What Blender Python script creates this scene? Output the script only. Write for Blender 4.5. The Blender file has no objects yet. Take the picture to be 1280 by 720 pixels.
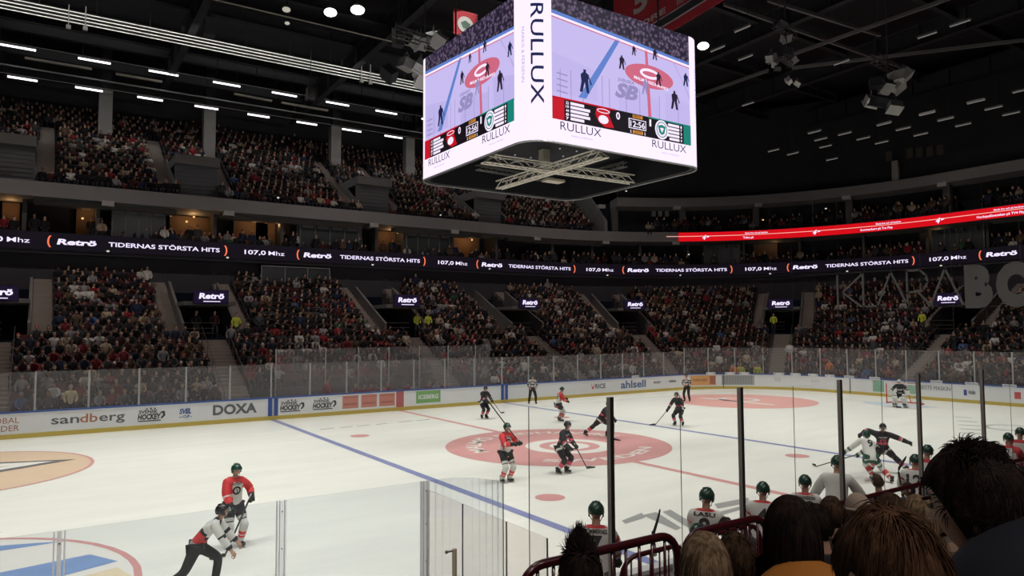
import bpy, bmesh, math, random
import numpy as np
from mathutils import Vector, Matrix, Euler
from mathutils.bvhtree import BVHTree
PI = math.pi
sc = bpy.context.scene
C = bpy.data.collections.new('arena'); sc.collection.children.link(C)
rnd = random.Random(7)

# ------------------------------------------------------------------ camera
CAM = np.array([-17.534, -23.087, 4.660]); YAW, PIT, ROLL, FPX = 0.58721, 0.057586, -0.005128, 889.85
_d = np.array([math.sin(YAW)*math.cos(PIT), math.cos(YAW)*math.cos(PIT), math.sin(PIT)])
_r = np.array([math.cos(YAW), -math.sin(YAW), 0.0]); _u = np.cross(_r, _d)
_r2 = _r*math.cos(ROLL)+_u*math.sin(ROLL); _u2 = -_r*math.sin(ROLL)+_u*math.cos(ROLL)
cd = bpy.data.cameras.new('camera'); cam = bpy.data.objects.new('camera', cd); C.objects.link(cam)
M = Matrix.Identity(4)
for i in range(3):
    M[i][0] = _r2[i]; M[i][1] = _u2[i]; M[i][2] = -_d[i]; M[i][3] = CAM[i]
cam.matrix_world = M
cd.sensor_width = 36; cd.lens = FPX/1280*36; cd.clip_start = 0.05; cd.clip_end = 400
sc.camera = cam
sc.view_settings.view_transform = 'Standard'; sc.view_settings.look = 'None'
sc.view_settings.exposure = 0.0; sc.view_settings.gamma = 1.0; sc.view_settings.use_curve_mapping = False
sc.cycles.use_denoising = True
sc.cycles.max_bounces = 6; sc.cycles.transparent_max_bounces = 24; sc.cycles.caustics_reflective = False; sc.cycles.caustics_refractive = False
sc.cycles.sample_clamp_indirect = 3.0

# ------------------------------------------------------------------ world and arena floodlights
w = bpy.data.worlds.new('dark'); sc.world = w; w.use_nodes = True
w.node_tree.nodes['Background'].inputs[0].default_value = (0.5, 0.6, 1.0, 1); w.node_tree.nodes['Background'].inputs[1].default_value = 0.0035
def area_light(name, loc, aim, sx, sy, power, col=(1, 1, 1), spread=PI):
    l = bpy.data.lights.new(name, 'AREA'); l.shape = 'RECTANGLE'; l.size = sx; l.size_y = sy; l.energy = power; l.color = col; l.spread = spread
    o = bpy.data.objects.new(name, l); C.objects.link(o); o.location = loc
    o.rotation_euler = (Vector(aim)-Vector(loc)).to_track_quat('-Z', 'Y').to_euler(); return o
for i, x in enumerate((-24, -12, 0, 12, 24)):
    for y in (-11, 11):
        area_light('ice_floodlight', (x, y, 22.5), (x*0.96, y*0.55, 0), 7.0, 1.2, 590, (1.0, 0.995, 0.93), math.radians(82))
# house lights that reach the seats
for x, y, ax, ay, pw in ((-18, 20, -18, 25, 470), (2, 20, 2, 25, 470), (22, 18, 24, 25, 420), (31, 4, 38, 4, 400), (-19, -31, -14.5, -20, 430), (-6, -30, -6, -19, 300)):
    area_light('house_light', (x, y, 23), (ax, ay, 5), 4.0, 1.0, pw, (1.0, 0.87, 0.80), math.radians(120))

area_light('post_fill_light', (-17.0, -19.6, 7.5), (-15.3, -15, 1.8), 2.5, .6, 42, (1, .97, .92), math.radians(50))  # added fill lamp that brightens the near glass posts, no fixture here

# ------------------------------------------------------------------ helpers
def pix(u, v, z=None, y=None, x=None, depth=None):
    """world point seen at a photograph pixel, on the plane z= / y= / x= or at a distance along the view axis"""
    wv = _d*FPX + _r2*(u-640) - _u2*(v-360)
    if z is not None: t = (z-CAM[2])/wv[2]
    elif y is not None: t = (y-CAM[1])/wv[1]
    elif x is not None: t = (x-CAM[0])/wv[0]
    else: t = depth/FPX
    return Vector(CAM+t*wv)
MATS = {}
def mat(name, col, rough=0.7, metal=0.0, emit=0.0, noise=0.0, nscale=8.0, spec=0.5, ecol=None, coat=0.0):
    if name in MATS: return MATS[name]
    m = bpy.data.materials.new(name); m.use_nodes = True; nt = m.node_tree; b = nt.nodes['Principled BSDF']
    c4 = (col[0], col[1], col[2], 1)
    b.inputs['Base Color'].default_value = c4; b.inputs['Roughness'].default_value = rough; b.inputs['Metallic'].default_value = metal
    b.inputs['Specular IOR Level'].default_value = spec; b.inputs['Coat Weight'].default_value = coat
    if noise:
        tc = nt.nodes.new('ShaderNodeTexCoord'); n = nt.nodes.new('ShaderNodeTexNoise'); n.inputs['Scale'].default_value = nscale; n.inputs['Detail'].default_value = 4
        r = nt.nodes.new('ShaderNodeMix'); r.data_type = 'RGBA'
        r.inputs[6].default_value = tuple(c*(1-noise) for c in col)+(1,); r.inputs[7].default_value = tuple(min(1, c*(1+noise)) for c in col)+(1,)
        nt.links.new(tc.outputs['Object'], n.inputs['Vector']); nt.links.new(n.outputs['Fac'], r.inputs[0]); nt.links.new(r.outputs[2], b.inputs['Base Color'])
    if emit:
        b.inputs['Emission Color'].default_value = (ecol or col)[:3]+(1,); b.inputs['Emission Strength'].default_value = emit
        b.inputs['Specular IOR Level'].default_value = 0.1
    m.diffuse_color = c4; MATS[name] = m; return m
def srgb(r, g, b):
    f = lambda c: (c/255/12.92) if c <= 10 else ((c/255+0.055)/1.055)**2.4
    return (f(r), f(g), f(b))
def led(name, r, g, b, k=1.0):
    """self-lit LED surface of the given display colour"""
    if name in MATS: return MATS[name]
    m = bpy.data.materials.new(name); m.use_nodes = True; bs = m.node_tree.nodes['Principled BSDF']
    bs.inputs['Base Color'].default_value = (0.01, 0.01, 0.012, 1); bs.inputs['Roughness'].default_value = 0.6; bs.inputs['Specular IOR Level'].default_value = 0.1
    bs.inputs['Emission Color'].default_value = srgb(r, g, b)+(1,); bs.inputs['Emission Strength'].default_value = k
    MATS[name] = m; return m
def glass_mat(name, tint, haze, gloss, thru=(1, 1, 1)):
    m = bpy.data.materials.new(name); m.use_nodes = True; nt = m.node_tree; nt.nodes.clear()
    o = nt.nodes.new('ShaderNodeOutputMaterial'); t = nt.nodes.new('ShaderNodeBsdfTransparent'); t.inputs[0].default_value = thru+(1,)
    g = nt.nodes.new('ShaderNodeBsdfGlossy'); g.inputs['Roughness'].default_value = 0.04; g.inputs[0].default_value = (0.9, 0.93, 0.93, 1)
    d = nt.nodes.new('ShaderNodeBsdfDiffuse'); d.inputs[0].default_value = tint+(1,)
    tr = nt.nodes.new('ShaderNodeBsdfTranslucent'); tr.inputs[0].default_value = tint+(1,)
    md = nt.nodes.new('ShaderNodeMixShader'); md.inputs[0].default_value = 0.5; nt.links.new(d.outputs[0], md.inputs[1]); nt.links.new(tr.outputs[0], md.inputs[2])
    m1 = nt.nodes.new('ShaderNodeMixShader'); m1.inputs[0].default_value = haze; nt.links.new(t.outputs[0], m1.inputs[1]); nt.links.new(md.outputs[0], m1.inputs[2])
    lw = nt.nodes.new('ShaderNodeLayerWeight'); lw.inputs[0].default_value = .5; fr = nt.nodes.new('ShaderNodeMath'); fr.operation = 'POWER'; fr.inputs[1].default_value = 4; nt.links.new(lw.outputs['Facing'], fr.inputs[0])
    ml = nt.nodes.new('ShaderNodeMath'); ml.operation = 'MULTIPLY'; ml.inputs[1].default_value = gloss; nt.links.new(fr.outputs[0], ml.inputs[0])
    m2 = nt.nodes.new('ShaderNodeMixShader'); nt.links.new(ml.outputs[0], m2.inputs[0]); nt.links.new(m1.outputs[0], m2.inputs[1]); nt.links.new(g.outputs[0], m2.inputs[2])
    nt.links.new(m2.outputs[0], o.inputs[0]); MATS[name] = m; return m

class MB:
    """collects polygons; build() links them as one mesh object"""
    def __init__(s): s.v = []; s.f = []; s.m = []
    def add(s, vs, fs, mi=0):
        o = len(s.v); s.v += [tuple(x) for x in vs]; s.f += [tuple(i+o for i in f) for f in fs]; s.m += [mi]*len(fs); return s
    def box(s, c, d, R=None, mi=0):
        x, y, z = d[0]/2, d[1]/2, d[2]/2; c = Vector(c)
        vs = [Vector((a*x, b*y, e*z)) for a in (-1, 1) for b in (-1, 1) for e in (-1, 1)]
        if R is not None: vs = [R @ q for q in vs]
        return s.add([q+c for q in vs], [(0, 1, 3, 2), (4, 6, 7, 5), (0, 4, 5, 1), (2, 3, 7, 6), (0, 2, 6, 4), (1, 5, 7, 3)], mi)
    def bar(s, a, b, wd, ht=None, mi=0):
        a, b = Vector(a), Vector(b); d = b-a
        if d.length < 1e-6: return s
        return s.box((a+b)/2, (wd, ht or wd, d.length), d.to_track_quat('Z', 'Y').to_matrix(), mi)
    def tube(s, pts, r, n=8, mi=0, cap=True, closed=False):
        pts = [Vector(p) for p in pts]; N = len(pts); rs = r if isinstance(r, (list, tuple)) else [r]*N; vs = []; prev = None
        for i, p in enumerate(pts):
            if closed: t = pts[(i+1) % N]-pts[i-1]
            else: t = pts[min(i+1, N-1)]-pts[max(i-1, 0)]
            t.normalize()
            if prev is None: a = t.orthogonal().normalized()
            else:
                a = prev-t*prev.dot(t); a = a.normalized() if a.length > 1e-6 else t.orthogonal().normalized()
            prev = a; b = t.cross(a)
            vs += [p+(a*math.cos(2*PI*k/n)+b*math.sin(2*PI*k/n))*rs[i] for k in range(n)]
        fs = [(i*n+k, i*n+(k+1) % n, ((i+1) % N)*n+(k+1) % n, ((i+1) % N)*n+k) for i in range(N if closed else N-1) for k in range(n)]
        if cap and not closed: fs += [tuple(range(n))[::-1], tuple((N-1)*n+k for k in range(n))]
        return s.add(vs, fs, mi)
    def ball(s, c, r, n=10, m=7, mi=0):
        c = Vector(c); rx, ry, rz = r if isinstance(r, (list, tuple)) else (r, r, r)
        vs = [c+Vector((0, 0, rz))]
        for i in range(1, m):
            a = PI*i/m
            vs += [c+Vector((rx*math.sin(a)*math.cos(2*PI*k/n), ry*math.sin(a)*math.sin(2*PI*k/n), rz*math.cos(a))) for k in range(n)]
        vs.append(c-Vector((0, 0, rz))); L = len(vs)-1
        fs = [(0, 1+k, 1+(k+1) % n) for k in range(n)]
        for i in range(m-2): fs += [(1+i*n+k, 1+(i+1)*n+k, 1+(i+1)*n+(k+1) % n, 1+i*n+(k+1) % n) for k in range(n)]
        fs += [(L, 1+(m-2)*n+(k+1) % n, 1+(m-2)*n+k) for k in range(n)]
        return s.add(vs, fs, mi)
    def mesh(s, mats, smooth=False, name='mesh'):
        me = bpy.data.meshes.new(name); me.from_pydata(s.v, [], s.f)
        for m in (mats if isinstance(mats, (list, tuple)) else [mats]): me.materials.append(m)
        me.polygons.foreach_set('material_index', s.m)
        if smooth: me.polygons.foreach_set('use_smooth', [True]*len(s.f))
        me.update(); return me
    def build(s, name, mats, parent=None, smooth=False): return link(name, s.mesh(mats, smooth, name), parent)
def link(name, me, parent=None):
    o = bpy.data.objects.new(name, me); C.objects.link(o)
    if parent is not None: o.parent = parent
    return o
def tag(o, label=None, cat=None, group=None, kind=None):
    if label: o['label'] = label
    if cat: o['category'] = cat
    if group: o['group'] = group
    if kind: o['kind'] = kind
    return o
def empty(name, loc=(0, 0, 0), rz=0.0, label=None, cat=None, group=None):
    o = bpy.data.objects.new(name, None); o.empty_display_size = 0.2; C.objects.link(o); o.location = loc; o.rotation_euler = (0, 0, rz)
    return tag(o, label, cat, group)
def struct(name, mb, mats, parent=None, smooth=False):
    o = mb.build(name, mats, parent, smooth)
    if parent is None: o['kind'] = 'structure'
    return o
def local(root, p):
    """world point -> the local frame of an Empty (location + z rotation)"""
    q = Vector(p)-Vector(root.location); a = -root.rotation_euler[2]
    return Vector((q.x*math.cos(a)-q.y*math.sin(a), q.x*math.sin(a)+q.y*math.cos(a), q.z))
_TX = {}
def text2d(s, size=1.0, bold=0.0, shear=0.0, align='LEFT', space=1.0):
    key = (s, round(bold, 4), shear, space)
    if key not in _TX:
        cu = bpy.data.curves.new('text', 'FONT'); cu.body = s; cu.size = 1; cu.offset = bold; cu.shear = shear; cu.space_character = space; cu.resolution_u = 3
        ob = bpy.data.objects.new('text', cu); me = bpy.data.meshes.new_from_object(ob)
        vs = [(v.co.x, v.co.y) for v in me.vertices]; fs = [tuple(p.vertices) for p in me.polygons]
        bpy.data.objects.remove(ob); bpy.data.curves.remove(cu); bpy.data.meshes.remove(me)
        _TX[key] = (vs, fs)
    vs, fs = _TX[key]
    x0 = min(v[0] for v in vs); x1 = max(v[0] for v in vs); y0 = min(v[1] for v in vs)
    off = {'LEFT': -x0, 'CENTER': -(x0+x1)/2, 'RIGHT': -x1}[align]
    return [((x+off)*size, y*size) for x, y in vs], fs, (x1-x0)*size
def put_text(mb, s, fn, x, y, w=None, h=None, size=1.0, bold=0.0, shear=0.0, align='LEFT', mi=0, space=1.0):
    """writes text through fn(x, y) -> 3D; w fits its width, h its cap height"""
    vs, fs, tw = text2d(s, 1.0, bold, shear, 'LEFT', space)
    sy = (h/0.72) if h else size; sx = (w/tw) if w else sy
    off = {'LEFT': 0, 'CENTER': -tw*sx/2, 'RIGHT': -tw*sx}[align]
    mb.add([fn(x+off+a*sx, y+b*sy) for a, b in vs], fs, mi)
def disc2d(cx, cy, rx, ry, n=32, a0=0, a1=2*PI): return [(cx+rx*math.cos(a0+(a1-a0)*k/n), cy+ry*math.sin(a0+(a1-a0)*k/n)) for k in range(n)]
def poly2d(mb, pts, fn, mi=0): mb.add([fn(a, b) for a, b in pts], [tuple(range(len(pts)))], mi)
def ring2d(mb, cx, cy, rx, ry, t, fn, mi=0, n=48):
    for k in range(n):
        a, b = 2*PI*k/n, 2*PI*(k+1)/n
        poly2d(mb, [(cx+rx*math.cos(a), cy+ry*math.sin(a)), (cx+rx*math.cos(b), cy+ry*math.sin(b)), (cx+(rx-t)*math.cos(b), cy+(ry-t)*math.sin(b)), (cx+(rx-t)*math.cos(a), cy+(ry-t)*math.sin(a))], fn, mi)

# the rink outline: L = arc length measured along the line offset by s
RW, RL, RR = 15.0, 30.0, 8.0
SX = RL-RR
def ring(t, s):
    """t = arc length on the rink edge (0 at the middle of the far side); returns point, outward normal, tangent"""
    a4 = RR*PI/2; e = 2*(RW-RR)
    if t < SX: return (t, RW+s), (0, 1), (1, 0)
    t2 = t-SX
    if t2 < a4:
        a = t2/RR; return (SX+(RR+s)*math.sin(a), RW-RR+(RR+s)*math.cos(a)), (math.sin(a), math.cos(a)), (math.cos(a), -math.sin(a))
    t3 = t2-a4
    if t3 < e: return (RL+s, RW-RR-t3), (1, 0), (0, -1)
    a = (t3-e)/RR; return (SX+(RR+s)*math.cos(a), -(RW-RR)-(RR+s)*math.sin(a)), (math.cos(a), -math.sin(a)), (-math.sin(a), -math.cos(a))
A0 = SX; A1 = SX+RR*PI/2; A2 = A1+2*(RW-RR)
def L2t(L, s):
    k = (RR+s)/RR
    if L < A0: return L
    if L < A0+(A1-A0)*k: return A0+(L-A0)/k
    L2 = L-(A0+(A1-A0)*k)
    if L2 < A2-A1: return A1+L2
    return A2+(L2-(A2-A1))/k
def t2L(t, s):
    k = (RR+s)/RR
    if t < A0: return t
    if t < A1: return A0+(t-A0)*k
    if t < A2: return A0+(A1-A0)*k+(t-A1)
    return A0+(A1-A0)*k+(A2-A1)+(t-A2)*k
def P(t, s, z):
    p = ring(t, s)[0]; return Vector((p[0], p[1], z))
def PL(L, s, z): return P(L2t(L, s), s, z)
def tlist(t0, t1):
    out = [t0]; t = t0
    while t < t1-1e-6:
        step = 0.45 if (A0-0.01 <= t < A1-0.01 or t >= A2-0.01) else 2.0
        n = t+step
        for b in (A0, A1, A2):
            if t < b-1e-6 < n: n = b
        t = min(n, t1); out.append(t)
    return out
def sweep(mb, prof, t0, t1, mi=0, cap=True):
    """closed cross-section [(s, z)] carried along the rink outline"""
    ts = tlist(t0, t1); n = len(prof); vs = [P(t, s, z) for t in ts for s, z in prof]
    fs = [(i*n+k, (i+1)*n+k, (i+1)*n+(k+1) % n, i*n+(k+1) % n) for i in range(len(ts)-1) for k in range(n)]
    if cap: fs += [tuple(range(n)), tuple((len(ts)-1)*n+k for k in range(n))[::-1]]
    mb.add(vs, fs, mi)
def rect(s0, s1, z0, z1): return [(s0, z0), (s1, z0), (s1, z1), (s0, z1)]
def fr(t, s, z):
    """local frame at a ring position: x along the stand, y away from the ice, z up"""
    p, n, g = ring(t, s); return Matrix(((g[0], n[0], 0, p[0]), (g[1], n[1], 0, p[1]), (0, 0, 1, z), (0, 0, 0, 1)))
# ------------------------------------------------------------------ ice
def ice_material():
    m = bpy.data.materials.new('ice'); m.use_nodes = True; nt = m.node_tree; b = nt.nodes['Principled BSDF']; L = nt.links.new
    tc = nt.nodes.new('ShaderNodeTexCoord'); mp = nt.nodes.new('ShaderNodeMapping'); mp.inputs['Scale'].default_value = (0.35, 1.6, 1)
    n = nt.nodes.new('ShaderNodeTexNoise'); n.inputs['Scale'].default_value = 0.6; n.inputs['Detail'].default_value = 8; n.inputs['Roughness'].default_value = 0.65
    L(tc.outputs['Object'], mp.inputs[0]); L(mp.outputs[0], n.inputs['Vector'])
    cr = nt.nodes.new('ShaderNodeValToRGB'); cr.color_ramp.elements[0].position = 0.35; cr.color_ramp.elements[1].position = 0.65
    cr.color_ramp.elements[0].color = (0.80, 0.81, 0.755, 1); cr.color_ramp.elements[1].color = (0.88, 0.885, 0.82, 1)
    L(n.outputs['Fac'], cr.inputs[0]); L(cr.outputs[0], b.inputs['Base Color'])
    n2 = nt.nodes.new('ShaderNodeTexNoise'); n2.inputs['Scale'].default_value = 5; n2.inputs['Detail'].default_value = 6
    L(tc.outputs['Object'], n2.inputs['Vector'])
    r = nt.nodes.new('ShaderNodeMapRange'); r.inputs[3].default_value = 0.22; r.inputs[4].default_value = 0.42; L(n2.outputs['Fac'], r.inputs[0]); L(r.outputs[0], b.inputs['Roughness'])
    b.inputs['Specular IOR Level'].default_value = 0.3
    MATS['ice'] = m; return m
ICE = ice_material()
mb = MB(); n0 = []
for t in tlist(-22, A2+RR*PI/2): n0.append(P(t, 0, 0))
pts = n0[:]
for t in [A0]: pass
pts += [P(A2+RR*PI/2, 0, 0)*1.0]
left = [Vector((-p.x, p.y, 0)) for p in n0 if p.x > SX+0.01][::-1]
outline = [Vector((-22, -15, 0))]+left+[p for p in n0]
mb.add(outline, [tuple(range(len(outline)))]); ice = struct('floor', mb, ICE); ice['label'] = 'white ice sheet of the hockey rink'
# markings painted in the ice: thin layers on its surface
def mark(name, fns, mats, z=0.003):
    mb = MB(); fn = lambda a, b: Vector((a, b, z))
    fns(mb, fn); return struct(name, mb, mats)
RED = mat('ice_red', (0.66, 0.33, 0.32), 0.35, noise=0.12, nscale=3); BLUE = mat('ice_blue', (0.25, 0.28, 0.50), 0.35, noise=0.15, nscale=3)
PINK = mat('ice_pink', (0.66, 0.335, 0.325), 0.35, noise=0.16, nscale=1.3); WHI = mat('ice_white', (0.82, 0.8, 0.75), 0.35)
PEACH = mat('ice_peach', (0.74, 0.56, 0.40), 0.35, noise=0.08, nscale=1); GREYM = mat('ice_grey', (0.36, 0.37, 0.36), 0.35, noise=0.1, nscale=4)
LBLUE = mat('ice_light_blue', (0.22, 0.34, 0.60), 0.35, noise=0.15, nscale=2); CREAM = mat('ice_cream', (0.80, 0.68, 0.48), 0.35)
DKG = mat('ice_dark', (0.15, 0.15, 0.15), 0.35); SALM = mat('ice_salmon', (0.80, 0.42, 0.38), 0.35, noise=0.08, nscale=1)
def rect2(mb, x0, x1, y0, y1, fn, mi=0): poly2d(mb, [(x0, y0), (x1, y0), (x1, y1), (x0, y1)], fn, mi)
mark('centre_line_marking', lambda mb, fn: rect2(mb, -.15, .15, -15, 15, fn), RED)
mark('blue_line_marking', lambda mb, fn: rect2(mb, -7.35, -7.05, -15, 15, fn), BLUE)
mark('blue_line_marking', lambda mb, fn: rect2(mb, 7.05, 7.35, -15, 15, fn), BLUE)
mark('goal_line_marking', lambda mb, fn: rect2(mb, 26.1, 26.15, -13.6, 13.6, fn), RED)
for x in (-5.6, 5.6):
    for y in (7, -7): mark('faceoff_spot_marking', lambda mb, fn, x=x, y=y: poly2d(mb, disc2d(x, y, .42, .42), fn), RED, 0.004)
def centre(mb, fn):
    f2 = lambda a, b: fn(a, b)+Vector((0, 0, .002)); f3 = lambda a, b: fn(a, b)+Vector((0, 0, .004))
    poly2d(mb, disc2d(0, 0, 4.5, 4.5, 64), fn, 0)
    # pale emblem in the middle: ring, oval and lettering round it
    ring2d(mb, 0.2, -.5, 1.75, 1.75, .55, f2, 1); poly2d(mb, disc2d(.2, -.5, .8, .8), f3, 1)
    vs, fs, tw = text2d('MALMÖ REDHAWKS', 1, .02)
    R = 3.1
    mb.add([f2(*(lambda a, rr: (rr*math.sin(a), rr*math.cos(a)))((x/tw-.5)*3.0, R+y*.85)) for x, y in vs], fs, 1)
    vs, fs, tw = text2d('SWEDEN', 1, .02)
    mb.add([f2(*(lambda a, rr: (rr*math.sin(a), -rr*math.cos(a)))(-(x/tw-.5)*1.6*-1, R+.6-y*.7)) for x, y in vs], fs, 1)
mark('centre_circle_marking', centre, [PINK, WHI], .006)
def far_right(mb, fn):
    f2 = lambda a, b: fn(a, b)+Vector((0, 0, .003))
    poly2d(mb, disc2d(20.2, 7, 4.5, 4.5, 48), fn, 0); ring2d(mb, 20.6, 7.6, 1.3, 1.3, .4, f2, 1)
    rect2(mb, 19.3, 19.8, 4.2, 9.8, f2, 1)
mark('far_faceoff_circle_marking', far_right, [SALM, WHI], .004)
def near_right(mb, fn):
    ring2d(mb, 20.2, -7, 4.5, 4.5, .35, fn, 0)
mark('near_faceoff_circle_marking', lambda mb, fn: (lambda c, r: ring2d(mb, c.x, c.y, r, r, .2, fn, 0))(pix(1266, 535, z=0), (pix(1266, 535, z=0)-pix(1230, 534, z=0)).length), GREYM, .004)
def far_left(mb, fn):
    f2 = lambda a, b: fn(a, b)+Vector((0, 0, .003)); f3 = lambda a, b: fn(a, b)+Vector((0, 0, .005))
    poly2d(mb, disc2d(-20.2, 7, 4.5, 4.5, 64), fn, 0); ring2d(mb, -20.2, 7, 4.5, 4.5, .12, f2, 4)
    poly2d(mb, [(-16.2, 7.6), (-21.6, 9.6), (-22.2, 4.0)], f2, 1)
    poly2d(mb, [(-16.9, 7.6), (-21.2, 9.0), (-21.7, 4.9)], f3, 2)
    f4 = lambda a, b: fn(a, b)+Vector((0, 0, .007)); poly2d(mb, [(-18.2, 7.4), (-21.0, 7.9), (-21.3, 6.1)], f4, 3)
mark('far_left_faceoff_circle_marking', far_left, [PEACH, DKG, WHI, GREYM, RED], .004)
def near_left(mb, fn):
    f2 = lambda a, b: fn(a, b)+Vector((0, 0, .003)); f3 = lambda a, b: fn(a, b)+Vector((0, 0, .005))
    poly2d(mb, disc2d(-20.2, -7, 4.5, 4.5, 64), fn, 0); ring2d(mb, -20.2, -7, 4.5, 4.5, .14, f2, 2)
    lens = lambda x0, x1, y, h: [(x0+(x1-x0)*k/12, y+h*math.sin(PI*k/12)) for k in range(13)]+[(x1-(x1-x0)*k/12, y-h*.1*math.sin(PI*k/12)) for k in range(13)]
    poly2d(mb, lens(-23.3, -16.9, -4.15, .75), f2, 1)
    poly2d(mb, [(-24.4, -6.7), (-20, -6.3), (-16.5, -5.55), (-16.05, -6.4), (-19, -7.6), (-24.4, -7.2)], f2, 1)
    poly2d(mb, [(-24.4, -7.6), (-19, -7.9), (-16.1, -6.8), (-15.9, -7.6), (-16.5, -9.3), (-18, -10.7), (-22, -10.8), (-24, -9)], f2, 3)
    put_text(mb, 'AXA', f3, -22.4, -9.6, h=1.1, bold=.02, mi=4)
mark('near_left_faceoff_circle_marking', near_left, [WHI, LBLUE, RED, CREAM, DKG], .004)
def bench_logo(mb, fn):
    # big grey slanted letters before the bench, read from the stands
    c = [pix(u, v, z=0) for u, v in ()]
    for q in (((777, 651), (802, 641), (807, 647), (782, 655)), ((803, 644), (820, 640), (852, 660), (845, 663)), ((828, 640), (838, 637), (868, 655), (862, 661)), ((893, 630), (935, 622), (938, 628), (897, 636)), ((899, 640), (925, 633), (927, 637), (903, 644))):
        poly2d(mb, [(pix(u, v, z=0).x, pix(u, v, z=0).y) for u, v in q], fn, 0)
mark('grey_advert_marking', bench_logo, GREYM)
def crease(mb, fn):
    poly2d(mb, [(26.1, -2.2), (26.1, 2.2)]+[(26.1-1.8*math.sin(PI*k/12), 2.2*math.cos(PI*k/12)) for k in range(1, 12)], fn, 0)
mark('goal_crease_marking', crease, mat('ice_crease', (.62, .72, .80), .35))
def far_streaks(mb, fn):
    for u, v, wd in ((1193, 521, 22), (1196, 526, 26), (1198, 531, 28), (1200, 536, 28), (1202, 541, 32), (1205, 546, 30)):
        a, b = pix(u, v, z=0), pix(u+wd, v+1.5, z=0); d = Vector((b.x-a.x, b.y-a.y)).normalized()*.11
        poly2d(mb, [(a.x-d.y, a.y+d.x), (a.x+d.y, a.y-d.x), (b.x+d.y, b.y-d.x), (b.x-d.y, b.y+d.x)], fn, 0)
mark('striped_advert_marking', far_streaks, GREYM)
def small_far(mb, fn):
    for u, v, wd in ((400, 537, 18), (425, 535, 16), (446, 533, 16), (470, 531, 14), (498, 528, 18), (520, 526, 18)):
        a, b = pix(u, v, z=0), pix(u+wd, v-2, z=0)
        poly2d(mb, [(a.x, a.y-.08), (b.x, b.y-.08), (b.x, b.y+.08), (a.x, a.y+.08)], fn, 0)
mark('dashed_advert_marking', small_far, GREYM)

# concrete slab below the stands and round the ice
mb = MB(); mb.box((5, 0, -0.35), (150, 130, 0.6)); struct('floor_slab', mb, mat('concrete_dark', (.05, .05, .052), .9, noise=.2, nscale=1)).name = 'floor.001'

# ------------------------------------------------------------------ rink boards
WHITEB = mat('board_white', (.84, .86, .88), .35, noise=.03, nscale=2); YEL = mat('kickplate_yellow', (.62, .47, .10), .45); RAILB = mat('cap_rail_blue', (.045, .10, .33), .4)
T_END = 52.0
bd = empty('rink_boards', (0, 15, 0), 0, 'white dasher boards with yellow kickplate and blue rail round the far side of the ice', 'rink boards')
def bbuild(name, mb, mats, parent=bd):
    o = mb.build(name, mats, parent); o.matrix_parent_inverse = Matrix.Translation((0, -15, 0)); return o
mb = MB(); sweep(mb, rect(0, .12, .2, 1.1), -30, T_END); bbuild('board_face', mb, WHITEB)
mb = MB(); sweep(mb, rect(-.015, .13, 0, .2), -30, T_END); bbuild('kickplate', mb, YEL)
mb = MB(); sweep(mb, rect(-.03, .2, 1.1, 1.17), -30, T_END); bbuild('cap_rail', mb, RAILB)
def on_board(L, z, off=.006): return PL(L, -off, z)
fb = lambda a, b: on_board(a, b)
def ad(name, fn_, mats):
    mb = MB(); fn_(mb); return bbuild(name, mb, mats)
BLK = mat('print_black', (.05, .05, .055), .5); GRY = mat('print_grey', (.12, .125, .14), .5); BLU = mat('print_blue', (.04, .09, .34), .5); BRK = mat('print_rust', (.42, .16, .10), .5)
SALB = mat('print_salmon', (.62, .26, .21), .5); GRN = mat('print_green', (.22, .46, .16), .5); ORG = mat('print_orange', (.80, .42, .16), .5); REDP = mat('print_red', (.62, .10, .11), .5); LG = mat('print_light', (.45, .47, .48), .5); DBL = mat('print_line_blue', (.12, .17, .42), .5)
def Lpx(u, s=0.0, z=.6):
    """arc length on the boards seen in photograph column u"""
    return t2L(tpx(u, s, z), s)
def tpx(u, s, z):
    lo, hi = -30.0, 50.0
    for _ in range(40):
        m = (lo+hi)/2; q = np.array(P(m, s, z))-CAM
        if 640+FPX*(q@_r2)/(q@_d) < u: lo = m
        else: hi = m
    return (lo+hi)/2
def qd(mb, a, b, z0, z1, mi=0, n=6, off=.006):
    for k in range(n):
        x0, x1 = a+(b-a)*k/n, a+(b-a)*(k+1)/n
        mb.add([on_board(x0, z0, off), on_board(x1, z0, off), on_board(x1, z1, off), on_board(x0, z1, off)], [(0, 1, 2, 3)], mi)
def txt(s, u0, u1, z, h, bold=.0, shear=0, mi=0):
    return lambda mb: put_text(mb, s, lambda a, b: on_board(a, b, .012), Lpx(u0), z, w=Lpx(u1)-Lpx(u0), h=h, bold=bold, shear=shear, mi=mi)
ad('advert_lettering', lambda mb: (put_text(mb, 'GLOBAL', fb, Lpx(24), .68, h=.26, align='RIGHT'), put_text(mb, 'LEADER', fb, Lpx(24), .34, h=.26, align='RIGHT')), BRK)
def sandberg(mb):
    put_text(mb, 'san', fb, Lpx(64), .52, w=Lpx(99)-Lpx(64), h=.40, bold=.012, mi=0); put_text(mb, 'db', fb, Lpx(100), .52, w=Lpx(122)-Lpx(100), h=.40, bold=.012, mi=1)
    put_text(mb, 'erg', fb, Lpx(124), .52, w=Lpx(156)-Lpx(124), h=.40, bold=.012, mi=0)
ad('advert_lettering', sandberg, [GRY, BRK])
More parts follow.
